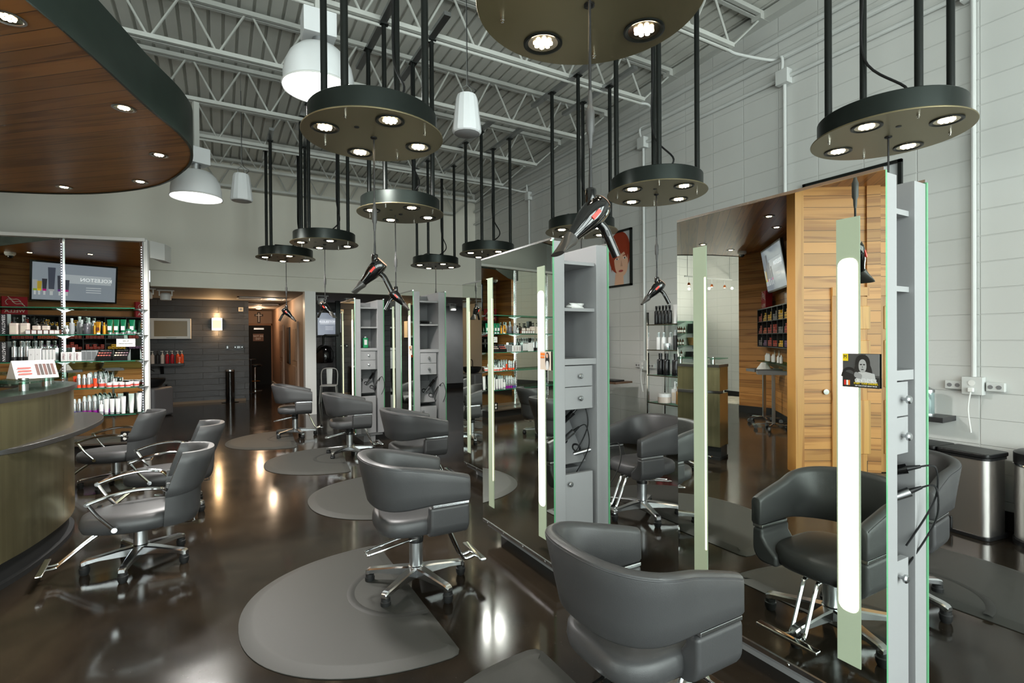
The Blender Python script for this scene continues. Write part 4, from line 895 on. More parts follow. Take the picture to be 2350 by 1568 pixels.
# ------------------------------------------------------------------ low chairs at the bar
def bar_chair():
    t = thing('dryer_chair', '', 'chair'); star_base(t, .3)
    def outl(k, z):
        o = []
        for i in range(44):
            a = 2*math.pi*i/44; c, s = math.cos(a), math.sin(a); y = .04+(.3-k)*math.copysign(abs(s)**.8, s); w = (.255-k)*(1-.28*sstep((y+.02)/.36)); o.append((w*math.copysign(abs(c)**.62, c), y, z))
        return o
    MB().loft([outl(.1,.285), outl(.05,.287), outl(.015,.3), outl(0,.335), outl(.0,.36), outl(.012,.392), outl(.04,.408), outl(.1,.415)]).build('seat', VINYL, t, smooth=60)
    MB().box(-.09,.09,-.1,.12,.27,.29).build('seat_plate', BLACKP, t)
    # back: deep wrap-around shell with a padded fold over its upper half
    def pad(z0, z1, w0, w1, y0, y1, th, nm, dp):
        rings = []; N = 12; M_ = 20
        for i in range(N+1):
            f = i/N; z = z0+(z1-z0)*f; y = y0+(y1-y0)*f**1.15; w = w0+(w1-w0)*f; e = min(1, min(f, 1-f)*5+.25); th_ = th*math.sqrt(e); ring = []
            C_ = []
            for j in range(M_+1):
                a = math.pi*j/M_; q = math.cos(a); C_.append((w*math.copysign(abs(q)**.8, q), y+dp*(1-abs(math.sin(a))**.9)))
            for px, py in C_: l = math.hypot(px, py-y-dp) or 1; ring.append((px+px/l*th_/2, py+(py-y-dp)/l*th_/2, z))
            for px, py in C_[::-1]: l = math.hypot(px, py-y-dp) or 1; ring.append((px-px/l*th_/2, py-(py-y-dp)/l*th_/2, z))
            rings.append(ring)
        MB().loft(rings).build(nm, VINYL, t, smooth=60)
    pad(.30, .60, .215, .222, -.33, -.35, .07, 'back_shell', .19); pad(.5, .80, .232, .215, -.34, -.445, .082, 'back_pad', .19)
    for sx in (1, -1):
        x = sx*.285
        MB().tube(smooth_path([(sx*.24,-.165,.555),(x,-.12,.585),(x+sx*.01,0,.6),(x+sx*.01,.14,.585),(x,.27,.545)], 6), .0125, 10).build('armrest', CHROME, t)
        MB().tube(smooth_path([(x,.265,.545),(x-sx*.01,.21,.45),(sx*.262,.13,.345)], 6), .0115, 10).build('arm_strut', CHROME, t)
        MB().lathe([(.015,-.012),(.017,0),(.015,.012)], (x,.268,.545), 12, ax=(1,0,0)).build('arm_joint', CHROME, t)
        MB().cyl((sx*.225,.13,.345),(sx*.275,.13,.345),.017,n=12).build('arm_bolt', CHROME, t)
    for sx in (.035,-.035): MB().tube(smooth_path([(sx,.12,.29),(sx,.24,.26),(sx,.42,.12),(sx,.46,.09),(sx,.52,.09)], 6), .0095, 8).build('footrest_tube', CHROME, t)
    MB().box(-.16,.16,.505,.545,.086,.102).build('footrest_bar', CHROME, t, bev=.006, seg=3)
    MB().tube([(.09,-.1,.28),(.09,-.3,.262),(.07,-.33,.26),(-.07,-.33,.26),(-.09,-.3,.262),(-.09,-.1,.28)], .0055, 6).build('release_bar', CHROME, t)
    return t
BC = bar_chair()
for i, (x, y, rz, lb) in enumerate(((-.5,4.53,R(90)+R(4),'grey chair with chrome arms at the bar, the one before the other two'),
    (-.42,5.78,R(90)+R(2),'middle grey chair with chrome arms at the bar'),
    (-1.0,7.12,R(90)-R(4),'grey chair with chrome arms furthest along the bar, before the product shelves'))):
    if i == 0: BC.location = (x,y,0); BC.rotation_euler = (0,0,rz); tag(BC, lb, 'chair', 'low grey chairs at the bar')
    else: dup(BC, (x,y,0), rz, lb.replace('furthest along','last along'), 'low grey chairs at the bar')
# ------------------------------------------------------------------ mirrored retail display (local x along the mirror, 0 = its free end; front is -y)
RD = (-.95, 9.44); RA = R(-12); RM = Matrix.Translation((RD[0], RD[1], 0)) @ Matrix.Rotation(RA, 4, 'Z')
t = thing('product_display', 'tall mirror-backed display with five glass shelves of hair products', 'shelf unit', (RD[0], RD[1], 0), RA)
LW = 2.4
MB().box(-LW,-.02,.0,.02,.17,3.09).build('mirror_back', MIRROR, t, smooth=0)
MB().box(-LW,.03,.02,.07,.0,3.12).build('backing', WHITES, t, smooth=0)
MB().box(-LW,.02,-.06,.02,3.09,3.14).build('top_rail', WHITES, t, bev=.003); MB().box(-.012,.04,-.03,.02,.0,3.12).build('end_post', WHITES, t, bev=.003)
MB().add([(.06,.02,3.12),(.17,.3,3.12),(.17,.6,3.12),(.06,.6,3.12),(.06,.02,2.86),(.17,.3,2.86),(.17,.6,2.86),(.06,.6,2.86)], [(0,1,2,3),(7,6,5,4),(0,4,5,1),(1,5,6,2),(2,6,7,3),(3,7,4,0)]).build('bulkhead', WHITES, t, smooth=0)
MB().box(-LW,-.02,-.34,.0,0,.13).build('plinth', BLACKR, t, smooth=0); MB().box(-LW,-.02,-.38,.0,.13,.16).build('plinth_ledge', SATIN, t, bev=.003)
LEDS = emis('led_dot', (240,245,255), 1.6)
for x in (-.035, -1.018, -2.0):
    po = MB().box(x-.016,x+.016,-.03,0,.16,3.09).build('led_post', CHROME, t, bev=.004); m = MB()
    for k in range(72): m.box(x-.004,x+.004,-.033,-.03,.3+.038*k,.316+.038*k)
    m.build('led_strip', LEDS, po, smooth=0)
SZ = (2.08,1.70,1.32,.935,.55)
for z in SZ:
    s = MB(); s.box(-LW,-.03,-.32,-.03,z-.012,z); s.m = [0,0,1,0,0,0]
    so_ = s.build('glass_shelf', [GLASS, mat('glass_edge_dark', (40,112,88), .1)], t, smooth=0)
    for x in (-.035,-1.018,-2.0): MB().prism_x([(-.03,z-.013),(-.2,z-.013),(-.2,z-.02),(-.03,z-.055)], x-.012, x+.012).build('bracket', SATIN, so_, smooth=0); MB().box(x-.075,x+.075,-.13,-.03,z-.019,z-.0125).build('clamp', SATIN, so_, smooth=0)
o_ = thing('socket_box', 'black double outlet under the lowest product shelf', 'outlet', RM @ Vector((-.16,-.33,.231)), RA); MB().box(-.05,.05,-.02,.02,-.07,.07).build('box', BLACKP, o_, bev=.003)
for z in (-.03,.03): MB().lathe([(.022,0),(.022,.003),(0,.004)], (0,-.02,z), 16, ax=(0,-1,0)).build('socket', WHITES, o_)
def px2x(px): return -1.623+px*.00472+px*px*4e-7
PR = {}
def prod(kind, px, shelf, dy=0., sc=1., rz=0.):
    """place one product: the maker of its kind runs once, then copies"""
    loc = RM @ Vector((px2x(px), -.17+dy, SZ[shelf]+.0005)); S = ('top','upper','middle','lower','lowest')[shelf]
    k = (kind, shelf)
    if k in PR: dup(PR[k], loc, RA+rz, scale=(sc,sc,sc)); return
    nm, lb, cat, fn = KINDS[kind]
    o = thing(nm, lb % S if '%s' in lb else lb, cat, loc, RA+rz, '%s on the %s glass shelf' % (kind, S)); o.scale = (sc,sc,sc); fn(o); PR[k] = o
def box_fn(w, d, h, c, face, word=None, vert=False, wc=(30,30,30)):
    def f(o):
        MB().box(-w/2,w/2,-d/2,d/2,0,h).build('carton', c, o, bev=.002)
        if face: MB().box(-w*.42,w*.42,-d/2-.001,-d/2,h*.12,h*.88).build('front_print', face, o, smooth=0)
        if word:
            fr = frame((0,-d/2-.0025,h*.5), (0,0,-1), (1,0,0)) if vert else frame((0,-d/2-.0025,h*.55), (1,0,0), (0,0,1))
            text('lettering', word, (w*.62 if vert else w*.3), fr, mat('ink_%d_%d_%d' % wc, wc, .4), o)
    return f
def can_fn(r, h, c, cap, base=None, dome=True, label=None):
    def f(o):
        MB().lathe([(0,0),(r*.96,0),(r,.006),(r,h*.68),(r*.9,h*.72)], n=16).build('body', c, o)
        MB().lathe([(r*.86,h*.715),(r*.86,h*.8),(r*.62,h*.97),(r*.4,h),(0,h)] if dome else [(r*.5,h*.715),(r*.5,h*.86),(r*.55,h*.87),(r*.55,h),(0,h)], n=14).build('cap', cap, o)
        if base: MB().lathe([(r*1.01,.008),(r*1.01,h*.24)], n=16, cap=False).build('base_band', base, o)
        if label: MB().lathe([(r*1.012,h*.3),(r*1.012,h*.56)], n=16, cap=False).build('label_band', label, o)
    return f
def tube_fn(w, h, c, cap, band=None):
    def f(o):
        R_ = []
        for z, a, b in ((h*.12,w*.36,w*.3),(h*.3,w*.42,w*.28),(h*.7,w*.48,w*.13),(h*.97,w*.5,w*.02),(h,w*.5,w*.02)): R_.append([(a*math.cos(2*math.pi*i/16), b*math.sin(2*math.pi*i/16), z) for i in range(16)])
        MB().loft(R_).build('body', c, o, smooth=50); MB().cyl((0,0,0),(0,0,h*.125),w*.36,n=14).build('cap', cap, o)
        if band: MB().box(-w*.3,w*.3,-w*.28-.001,-w*.2,h*.28,h*.55).build('label_patch', band, o, smooth=0)
    return f
def jar_fn(r, h, c, lid, band=None):
    def f(o):
        MB().lathe([(0,0),(r*.94,0),(r,.005),(r,h*.62),(r*.96,h*.64)], n=20).build('body', c, o); MB().lathe([(r*1.02,h*.64),(r*1.02,h*.97),(r*.95,h),(0,h)], n=20).build('lid', lid, o)
        if band: MB().lathe([(r*1.012,h*.15),(r*1.012,h*.5)], n=20, cap=False).build('label_band', band, o)
    return f
def pump_fn(w, h, c, pump):
    def f(o):
        MB().prism(rrect(-w/2,w/2,-w*.32,w*.32,w*.2), 0, h*.66).build('body', c, o, bev=.008); MB().lathe([(w*.2,h*.655),(w*.2,h*.75),(.007,h*.76),(.007,h*.9),(w*.13,h*.9),(w*.13,h),(0,h)], n=14).build('pump', pump, o); MB().box(-.006,w*.38,-.006,.006,h*.92,h*.97).build('spout', pump, o); MB().box(-w*.32,w*.32,-w*.325,-w*.315,h*.12,h*.5).build('label_patch', mat('label_beige', (222,212,196), .5), o, smooth=0)
    return f
SIL = mat('silver_pack', (196,202,204), .22, .8); WPK = mat('white_pack', (232,232,232), .35); GRN = mat('green_pack', (16,92,62), .25); GLD = mat('gold_pack', (196,138,40), .28, .5); PUR = mat('purple_pack', (128,28,132), .3); ORG = mat('orange_pack', (226,78,44), .35); LOT = mat('lotion', (214,200,190), .4); CLR = mat('clear_cap', (206,216,216), .12, .3); DKP = mat('dark_pack', (40,40,42), .35); GRP = mat('grey_pack', (150,154,156), .3); BLUP = mat('violet_blue_pack', (82,72,140), .3)
KINDS = {
 'tall black cartons': ('tall_carton', 'tall black carton with white vertical lettering on the %s glass shelf', 'box', box_fn(.085,.085,.285,DKP,None,'SEBASTIAN',True,(240,240,240))),
 'lotion pump bottles': ('lotion_bottle', 'cream lotion bottle with black pump on the %s glass shelf', 'bottle', pump_fn(.1,.24,LOT,BLACKP)),
 'small cream lotions': ('lotion_bottle', 'smaller cream lotion bottle with black pump on the %s glass shelf', 'bottle', pump_fn(.085,.19,LOT,BLACKP)),
 'little brown boxes': ('small_box', 'little brown and white box on the %s glass shelf', 'box', box_fn(.06,.05,.065,mat('brown_pack', (92,52,40), .4),WPK)),
 'grey bottles': ('grey_bottle', 'pale grey bottle on the %s glass shelf', 'bottle', can_fn(.03,.23,GRP,CLR,None,False)),
 'short grey bottles': ('grey_bottle', 'short pale bottle with clear cap on the %s glass shelf', 'bottle', can_fn(.028,.16,SIL,CLR,None,False,WPK)),
 'dark tubs': ('tub', 'dark grey tub on the %s glass shelf', 'jar', jar_fn(.045,.15,mat('charcoal_pack', (70,70,76), .3),mat('charcoal_pack',))),
 'gold bottles': ('gold_bottle', 'gold bottle on the %s glass shelf', 'bottle', can_fn(.02,.17,GLD,GLD,None,False)),
 'gold tubes': ('gold_tube', 'gold standing tube on the %s glass shelf', 'tube', tube_fn(.06,.18,GLD,WPK,mat('brown_pack',))),
 'green tubes': ('green_tube', 'dark green standing tube on the %s glass shelf', 'tube', tube_fn(.073,.215,GRN,SIL,WPK)),
 'green jars': ('green_jar', 'round green jar on the %s glass shelf', 'jar', jar_fn(.034,.075,SIL,GRN)),
 'silver cylinders': ('silver_cylinder', 'tall shiny silver cylinder on the %s glass shelf', 'canister', can_fn(.032,.29,SIL,SIL,DKP,False)),
 'white cartons': ('white_carton', 'white carton with dark swirl lettering on the %s glass shelf', 'box', box_fn(.068,.07,.185,WPK,None,'S.',False,(60,60,60))),
 'silver cartons': ('silver_carton', 'slim silver carton on the %s glass shelf', 'box', box_fn(.036,.08,.19,SIL,WPK)),
 'low white cartons': ('white_carton', 'low white carton with upright red-brown word on the %s glass shelf', 'box', box_fn(.072,.07,.13,WPK,None,'clean',True,(120,50,60))),
 'grey window boxes': ('window_box', 'grey box with pale window on the %s glass shelf', 'box', box_fn(.06,.07,.15,GRP,mat('pack_window', (116,120,122), .2))),
 'orange tubes': ('orange_tube', 'orange standing tube on the %s glass shelf', 'tube', tube_fn(.06,.17,ORG,WPK)),
 'orange-based cans': ('spray_can', 'silver spray can with orange base on the %s glass shelf', 'spray can', can_fn(.025,.2,SIL,CLR,ORG)),
 'clear tubs': ('tub', 'clear cup-shaped tub with red mark on the %s glass shelf', 'jar', jar_fn(.036,.12,CLR,SIL,mat('print_red',))),
 'white jars': ('white_jar', 'low white jar with red label on the %s glass shelf', 'jar', jar_fn(.034,.07,WPK,WPK,mat('print_red', (206,80,70), .5))),
 'purple-based cans': ('spray_can', 'silver spray can with purple base on the %s glass shelf', 'spray can', can_fn(.028,.27,SIL,CLR,PUR)),
 'blue-based cans': ('spray_can', 'silver spray can with violet-blue base on the %s glass shelf', 'spray can', can_fn(.026,.235,SIL,CLR,BLUP)),
 'white sprays': ('spray_bottle', 'white spray bottle with grey foot on the %s glass shelf', 'bottle', can_fn(.026,.2,WPK,WPK,GRP,False)),
 'white tubes': ('white_tube', 'white standing tube with grey foot on the %s glass shelf', 'tube', tube_fn(.062,.22,WPK,GRP)),
 'large white tubes': ('white_tube', 'large white standing tube on the %s glass shelf', 'tube', tube_fn(.07,.28,WPK,WPK)),
}
for px in (5,): prod('tall black cartons', px, 1); prod('tall black cartons', px, 2)
for px, dy in ((31,-.05),(44,.06),(56,-.05)): prod('lotion pump bottles', px, 1, dy)
for px, dy in ((78,.0),(95,.06)): prod('small cream lotions', px, 1, dy)
for px in (70,84,98,112,126,138): prod('little brown boxes', px, 1, -.1)
for px, dy, s in ((163,0,1),(175,.08,1.12),(187,0,.9),(197,.09,1.05),(212,.05,.85)): prod('grey bottles', px, 1, dy, s)
for px, dy in ((148,-.02),(150,.08),(158,-.08)): prod('short grey bottles', px, 1, dy, .8)
prod('dark tubs', 206, 1, -.09)
for px in (221,244): prod('gold bottles', px, 1, -.03)
prod('gold tubes', 231, 1, -.05)
for px, dy in ((256,0),(272,0),(289,0),(307,.06)): prod('green tubes', px, 1, dy)
for px in (308,323): prod('green jars', px, 1, -.09, 1 if px < 310 else .8)
for px, dy in ((25,0),(40,.02),(55,0),(66,.1),(82,.08),(97,.08),(33,.1)): prod('silver cylinders', px, 2, dy)
for px in (76,91): prod('white cartons', px, 2, -.08)
for px in (104,112,120,128): prod('silver cartons', px, 2, -.06)
for px in (152,168,184): prod('low white cartons', px, 2, -.07)
for px in (197,210,222): prod('grey window boxes', px, 2, -.04)
prod('orange tubes', 172, 3, -.02); prod('orange tubes', 190, 3, .12)
for px, dy, s in ((185,-.08,1),(197,-.07,.97),(209,-.08,1.05),(203,.05,1.1),(214,.06,1.1),(226,.07,1.1),(238,.08,1)): prod('orange-based cans', px, 3, dy, s)
prod('orange tubes', 224, 3, -.08, .8)
for px, dy in ((239,-.07),(259,.06)): prod('clear tubs', px, 3, dy)
for px, dy in ((260,-.1),(275,-.1),(290,-.09),(305,-.09),(276,.04),(304,.06),(318,.03)): prod('white jars', px, 3, dy)
for px in (171,183): prod('blue-based cans', px, 4, -.05)
for px, dy in ((197,-.07),(209,-.07),(222,-.07),(197,.06),(209,.06),(222,.07),(233,.06),(244,.06)): prod('purple-based cans', px, 4, dy)
prod('white sprays', 239, 4, -.09)
for px in (251,265,279): prod('white tubes', px, 4, -.08)
for px, dy in ((292,-.07),(307,0),(275,.07),(322,.07)): prod('large white tubes', px, 4, dy, .9 if px in (292,) else 1)
for x_, wch in ((px2x(248),((214,120,100),(120,70,80))),(px2x(289),((230,214,190),(90,60,84)))):
    p = RM @ Vector((x_, -.24, SZ[2]+.0005)); o = thing('palette_display', 'black make-up palette display with %s pans on the middle glass shelf' % ('reddish' if x_ < px2x(260) else 'pale'), 'make-up palette', p, RA)
    MB().prism_x([(-.05,0),(.06,0),(.06,.16),(.045,.16),(.02,.12),(-.05,.05)], -.09,.09).build('stand', BLACKP, o, smooth=0); text('lettering', 'Ultimate Face', .024, frame((0,.0335,.143), (1,0,0), (0,-.5,.85)), WPK, o)
    for r in range(2):
        for k in range(5):
            f = (k+r)/6; c_ = tuple(int(wch[0][i]*(1-f)+wch[1][i]*f) for i in range(3)); MB().cyl((-.066+.033*k,-.03+.034*r,.0745+.034*r),(-.066+.033*k,-.033+.034*r,.0785+.034*r),.0135,n=12).build('pan', mat('pan_%d_%d_%d' % c_, c_, .5), o)
p = RM @ Vector((px2x(302), -.27, 1.575)); o = thing('shelf_sign', 'white sale sign hanging below the upper product shelf', 'sign', p, RA); MB().box(-.115,.115,-.002,.002,-.055,.06).build('card', WHITES, o, smooth=0); text('lettering', '50% off', .024, frame((0,-.004,.025), (1,0,0), (0,0,1)), DKP, o); text('lettering', 'Ultimate Face Palettes', .019, frame((0,-.004,-.01), (1,0,0), (0,0,1)), DKP, o); MB().box(-.02,.02,-.004,.004,.055,.112).build('clip', CLR, o)
# ------------------------------------------------------------------ recess at the back
t = thing('wall_cabinet', 'white framed wall cabinet with frosted door on the slate wall', 'cabinet', (-1.0, US, 1.65)); MB().box(-.5,.4,-.3,-.01,0,.5).build('carcass', WHITES, t, smooth=0)
d = MB(); 
for a in ((-.42,.4,0,.06),(-.42,.4,.44,.5),(-.42,-.35,.06,.44),(.33,.4,.06,.44)): d.box(a[0],a[1],-.325,-.3,a[2],a[3])
do = d.build('door', WHITES, t, smooth=0); MB().box(-.35,.33,-.315,-.31,.06,.44).build('frosted_pane', mat('frosted_brown', (148,128,92), .35), do, smooth=0); MB().tube([(-.1,-.325,.03),(-.08,-.34,.025),(.08,-.34,.025),(.1,-.325,.03)], .005, 6).build('handle', SATIN, do); MB().box(-.5,-.43,-.325,-.3,0,.5).build('door', WHITES, t, smooth=0)
t = thing('wall_shelf', 'dark wall shelf with seven bottles on the slate wall', 'shelf', (-1.2, US, .98)); MB().box(-.45,.45,-.28,-.01,0,.06).build('board', BLACKP, t, bev=.003); MB().prism_x([(-.01,0),(-.2,0),(-.16,-.06),(-.05,-.2),(-.01,-.2)], -.05, .02).build('bracket', BLACKP, t, smooth=0)
SB = None
for i, (x, c_, lb) in enumerate(((-1.40,LOT,'cream pump bottle at the end of the slate wall shelf'),(-1.30,DKP,'dark pump bottle between two cream ones on the slate wall shelf'),(-1.20,LOT,'cream pump bottle beside the red bottles'),(-1.10,mat('red_bottle', (176,26,40), .3),'red pump bottle beside a cream one on the slate wall shelf'),(-1.0,mat('red_bottle'),'red pump bottle beside an orange one on the slate wall shelf'),(-.885,mat('orange_bottle', (224,84,36), .3),'orange pump bottle with an orange tube in front'),(-.80,mat('orange_bottle'),'orange pump bottle at the free end of the slate wall shelf'))):
    o = thing('pump_bottle', lb, 'bottle', (x, US-.14, 1.0405), 0, 'pump bottles on the slate wall shelf'); MB().lathe([(0,0),(.038,0),(.04,.01),(.04,.2),(.018,.225),(.015,.235)], n=18).build('body', c_, o); MB().lathe([(.016,.235),(.016,.255),(.005,.26),(.005,.29),(.016,.29),(.016,.31),(0,.31)], n=12).build('pump', WHITES if c_ != DKP else BLACKP, o); MB().box(-.04,.0,-.005,.005,.295,.308).build('spout', WHITES if c_ != DKP else BLACKP, o)
o = thing('orange_tube', 'small orange tube before the orange pump bottles', 'tube', (-.85, US-.22, 1.0405)); tube_fn(.07,.16,mat('orange_bottle'),WHITES)(o)
t = thing('wall_sconce', 'square lit wall lamp glowing warm on the slate wall', 'wall lamp', (-.03, US, 2.02)); MB().box(-.12,.12,-.1,-.005,-.16,.165).build('frame', SATIN, t, bev=.003); MB().box(-.1,.1,-.106,-.1,-.1,.1).build('shade', emis('sconce_glow', (255,196,120), 3.2), t, smooth=0); MB().box(-.1,.1,-.104,-.1,-.155,-.115).build('lower_pane', WHITES, t, smooth=0)
light('sconce_light', 'POINT', (-.03, US-.16, 2.26), 14, (1,.62,.3), shadow_soft_size=.06); light('sconce_light', 'POINT', (-.03, US-.2, 1.8), 7, (1,.62,.3), shadow_soft_size=.06)
def plate(nm, lb, x, z, w, h, m, y=US, extra=None):
    t = thing(nm, lb, 'wall plate', (x, y, z)); MB().box(-w/2,w/2,-.014,-.001,-h/2,h/2).build('plate', m, t, bev=.002)
    if extra: extra(t)
    return t
plate('thermostat', 'pale square sensor plate high on the slate wall', .52, 2.42, .11, .11, mat('almond', (226,214,186), .4), extra=lambda t: MB().box(-.03,.03,-.017,-.014,-.03,.03).build('grille', LAM, t, smooth=0))
plate('light_switch', 'single black switch plate on the slate wall', .2, 1.42, .08, .12, BLACKP, extra=lambda t: MB().box(-.014,.014,-.02,-.014,-.03,.03).build('toggle', GLOSSB, t, smooth=0))
def dbl(t):
    for x in (-.08,.08): MB().lathe([(.014,0),(.014,.004),(0,.005)], (x,-.014,0), 12, ax=(0,-1,0)).build('button', SATIN, t)
    MB().box(-.035,.035,-.018,-.014,-.025,.025).build('rocker', GLOSSB, t, smooth=0)
plate('switch_plate', 'wide black control plate on the slate wall near the hallway', .46, 1.42, .23, .12, BLACKP, extra=dbl)
plate('outlet', 'black outlet low on the slate wall beside the shampoo chair', -1.14, .46, .09, .14, BLACKP, extra=lambda t: MB().box(-.02,.02,-.017,-.014,-.045,.045).build('socket', GLOSSB, t, smooth=0))
t = thing('tower_heater', 'glossy black column bin standing at the slate wall near the hallway', 'bin', (.25, US-.22, 0)); MB().lathe([(0,0),(.2,0),(.2,.012),(.12,.022),(0,.022)], n=28).build('foot', GLOSSB, t); MB().lathe([(.105,.022),(.105,.83),(.1,.835),(.0,.84)], n=28).build('column', GLOSSB, t); MB().lathe([(.107,.8),(.109,.82),(.105,.84)], n=28).build('rim', SATIN, t)
# shampoo chair at the display's end
t = thing('shampoo_chair', 'grey shampoo unit behind the display, mostly hidden', 'chair', (-1.25, 13.2, 0), R(-30)); MB().box(-.3,.28,-.32,.32,.0,.62).build('body', mat('shampoo_grey', (96,96,98), .4), t, bev=.06, seg=4); MB().lathe([(.0,.62),(.2,.64),(.27,.74),(.28,.8),(.25,.79),(.18,.7),(0,.68)], (-.02,0,0), 28).build('basin', BLACKP, t); MB().tube(smooth_path([(-.2,.1,.7),(-.2,.1,.95),(-.1,.1,1.0),(0,.1,.95)], 6), .012, 8).build('hose', BLACKP, t)
# ceiling fittings in the recess
def adj_spot(x, y, z, lb, rz=0):
    t = thing('ceiling_spot', lb, 'spotlight', (x, y, z), rz, 'white adjustable ceiling spots'); MB().box(-.15,.15,-.05,.05,-.02,0).build('canopy', WHITES, t, bev=.003)
    for sx in (-.11,.11): MB().box(sx-.01,sx+.01,-.015,.015,-.12,-.02).build('yoke', WHITES, t, smooth=0)
    h = MB().lathe([(.07,-.06),(.1,-.09),(.1,-.2),(.09,-.21)], n=24).build('head', WHITES, t); MB().lathe([(.088,-.207),(.05,-.19),(0,-.185)], n=20, cap=False).build('reflector', REFL, h)
    return t
s0 = adj_spot(-.95, 12.9, 2.66, 'white ceiling spot by the display end in the recess')
for x, y, lb in ((-1.25,12.6,'second white ceiling spot, half hidden by the display'),(2.15,12.9,'small white ceiling spot beside the white end post'),(2.95,13.5,'white ceiling spot above the hood dryer'),(6.1,14.2,'white ceiling spot before the grey wall')): dup(s0, (x,y,2.66), .3, lb)
for i, (x, y, w_, d_) in enumerate(((.95,14.3,1.1,.65),(1.1,16.7,.95,.5))):
    t = thing('air_grille', ('large white ceiling grille before the hallway','white ceiling grille inside the hallway')[i], 'air vent', (x, y, 2.655)); m = MB(); m.box(-w_/2,w_/2,-d_/2,-d_/2+.04,-.02,0); m.box(-w_/2,w_/2,d_/2-.04,d_/2,-.02,0); m.box(-w_/2,-w_/2+.04,-d_/2,d_/2,-.02,0); m.box(w_/2-.04,w_/2,-d_/2,d_/2,-.02,0); m.build('frame', WHITES, t, smooth=0); MB().box(-w_/2+.04,w_/2-.04,-d_/2+.04,d_/2-.04,-.008,-.002).build('panel', LAM2, t, smooth=0); MB().box(-.01,.01,-d_/2,d_/2,-.016,-.004).build('rib', WHITES, t, smooth=0)
light('recess_fill_spot', 'SPOT', (2.7,13.4,2.43), 40, (1,.95,.88), (R(25),0,0), spot_size=R(120), spot_blend=.8, shadow_soft_size=.08); light('recess_fill_spot', 'SPOT', (6.1,14.0,2.43), 70, (1,.98,.95), (R(35),0,0), spot_size=R(140), spot_blend=.8, shadow_soft_size=.08)  # fill spots added to brighten the dark recess and grey wall
light('hall_lamp', 'POINT', (1.15, 18.6, 2.5), 26, (1,.66,.4), shadow_soft_size=.08); light('hall_lamp', 'POINT', (1.2, 14.6, 2.5), 16, (1,.74,.5), shadow_soft_size=.08)
t = thing('ceiling_lamp', 'tiny warm ceiling lamp in the hallway', 'ceiling lamp', (1.15, 18.6, 2.66)); MB().lathe([(0,0),(.09,0),(.09,-.03),(.06,-.045)], n=20).build('base', WHITES, t); MB().lathe([(.055,-.044),(0,-.06)], n=16, cap=False).build('lamp', emis('warm_lamp', (255,190,110), 8.), t)
t = thing('wall_cross', 'dark cross with white inlay above the black hallway door', 'cross', (1.27, 20.6, 2.42)); MB().prism([(-.05,-.2),(.05,-.2),(.05,.04),(.14,.04),(.14,.12),(.05,.12),(.05,.2),(-.05,.2),(-.05,.12),(-.14,.12),(-.14,.04),(-.05,.04)], 0, .03).xf(frame((0,-.002,0), (1,0,0), (0,0,1))).build('body', mat('cross_wood', (46,30,22), .5), t, smooth=0)
MB().prism([(-.016,-.16),(.016,-.16),(.016,.064),(.1,.064),(.1,.096),(.016,.096),(.016,.16),(-.016,.16),(-.016,.096),(-.1,.096),(-.1,.064),(-.016,.064)], 0, .008).xf(frame((0,-.033,0), (1,0,0), (0,0,1))).build('inlay', WHITES, t, smooth=0)
t = thing('door_sign', 'brown sign with white words on the black hallway door', 'sign', (1.24, 20.5, 1.7)); MB().box(-.17,.17,-.012,-.001,-.13,.13).build('board', mat('sign_brown', (120,90,76), .5), t, bev=.003); text('lettering', 'NOT AN', .095, frame((0,-.014,.045), (1,0,0), (0,0,1)), WHITES, t, sx=.85); text('lettering', 'EXIT', .095, frame((0,-.014,-.055), (1,0,0), (0,0,1)), WHITES, t, sx=.85)
t = thing('bar_stool', 'dark bar stool with thin chrome post in the hallway', 'stool', (1.0, 18.2, 0)); MB().lathe([(0,0),(.2,0),(.2,.012),(.03,.03),(.022,.04)], n=24).build('foot', CHROME, t); MB().cyl((0,0,.03),(0,0,.74),.022,n=14).build('post', CHROME, t); MB().lathe([(.0,.74),(.15,.75),(.19,.78),(.19,.82),(.16,.83),(0,.825)], n=24).build('seat', BLACKP, t); MB().tube([(.14*math.cos(a*.4),.14*math.sin(a*.4),.3) for a in range(16)], .009, 6, True).build('foot_ring', mat('brass', (190,140,60), .25, 1.), t)
t = thing('side_table', 'small black high table in the hallway beside the stool', 'table', (.84, 17.3, 0)); MB().lathe([(0,1.0),(.14,1.0),(.14,1.03),(0,1.03)], n=24).build('top', BLACKP, t); MB().cyl((0,0,.02),(0,0,1.0),.025,n=12).build('post', BLACKP, t); MB().lathe([(0,0),(.12,0),(.12,.02),(0,.03)], n=24).build('foot', BLACKP, t)
t = thing('picture_frame', 'tall narrow dark picture on the hallway side wall', 'picture', (1.695, 15.4, 1.5)); MB().box(-.03,0,-.3,.3,-.55,.45).build('frame', BLACKP, t, smooth=0); MB().box(-.033,-.03,-.26,.26,-.5,.4).build('print', mat('dark_print', (60,52,46), .3), t, smooth=0)
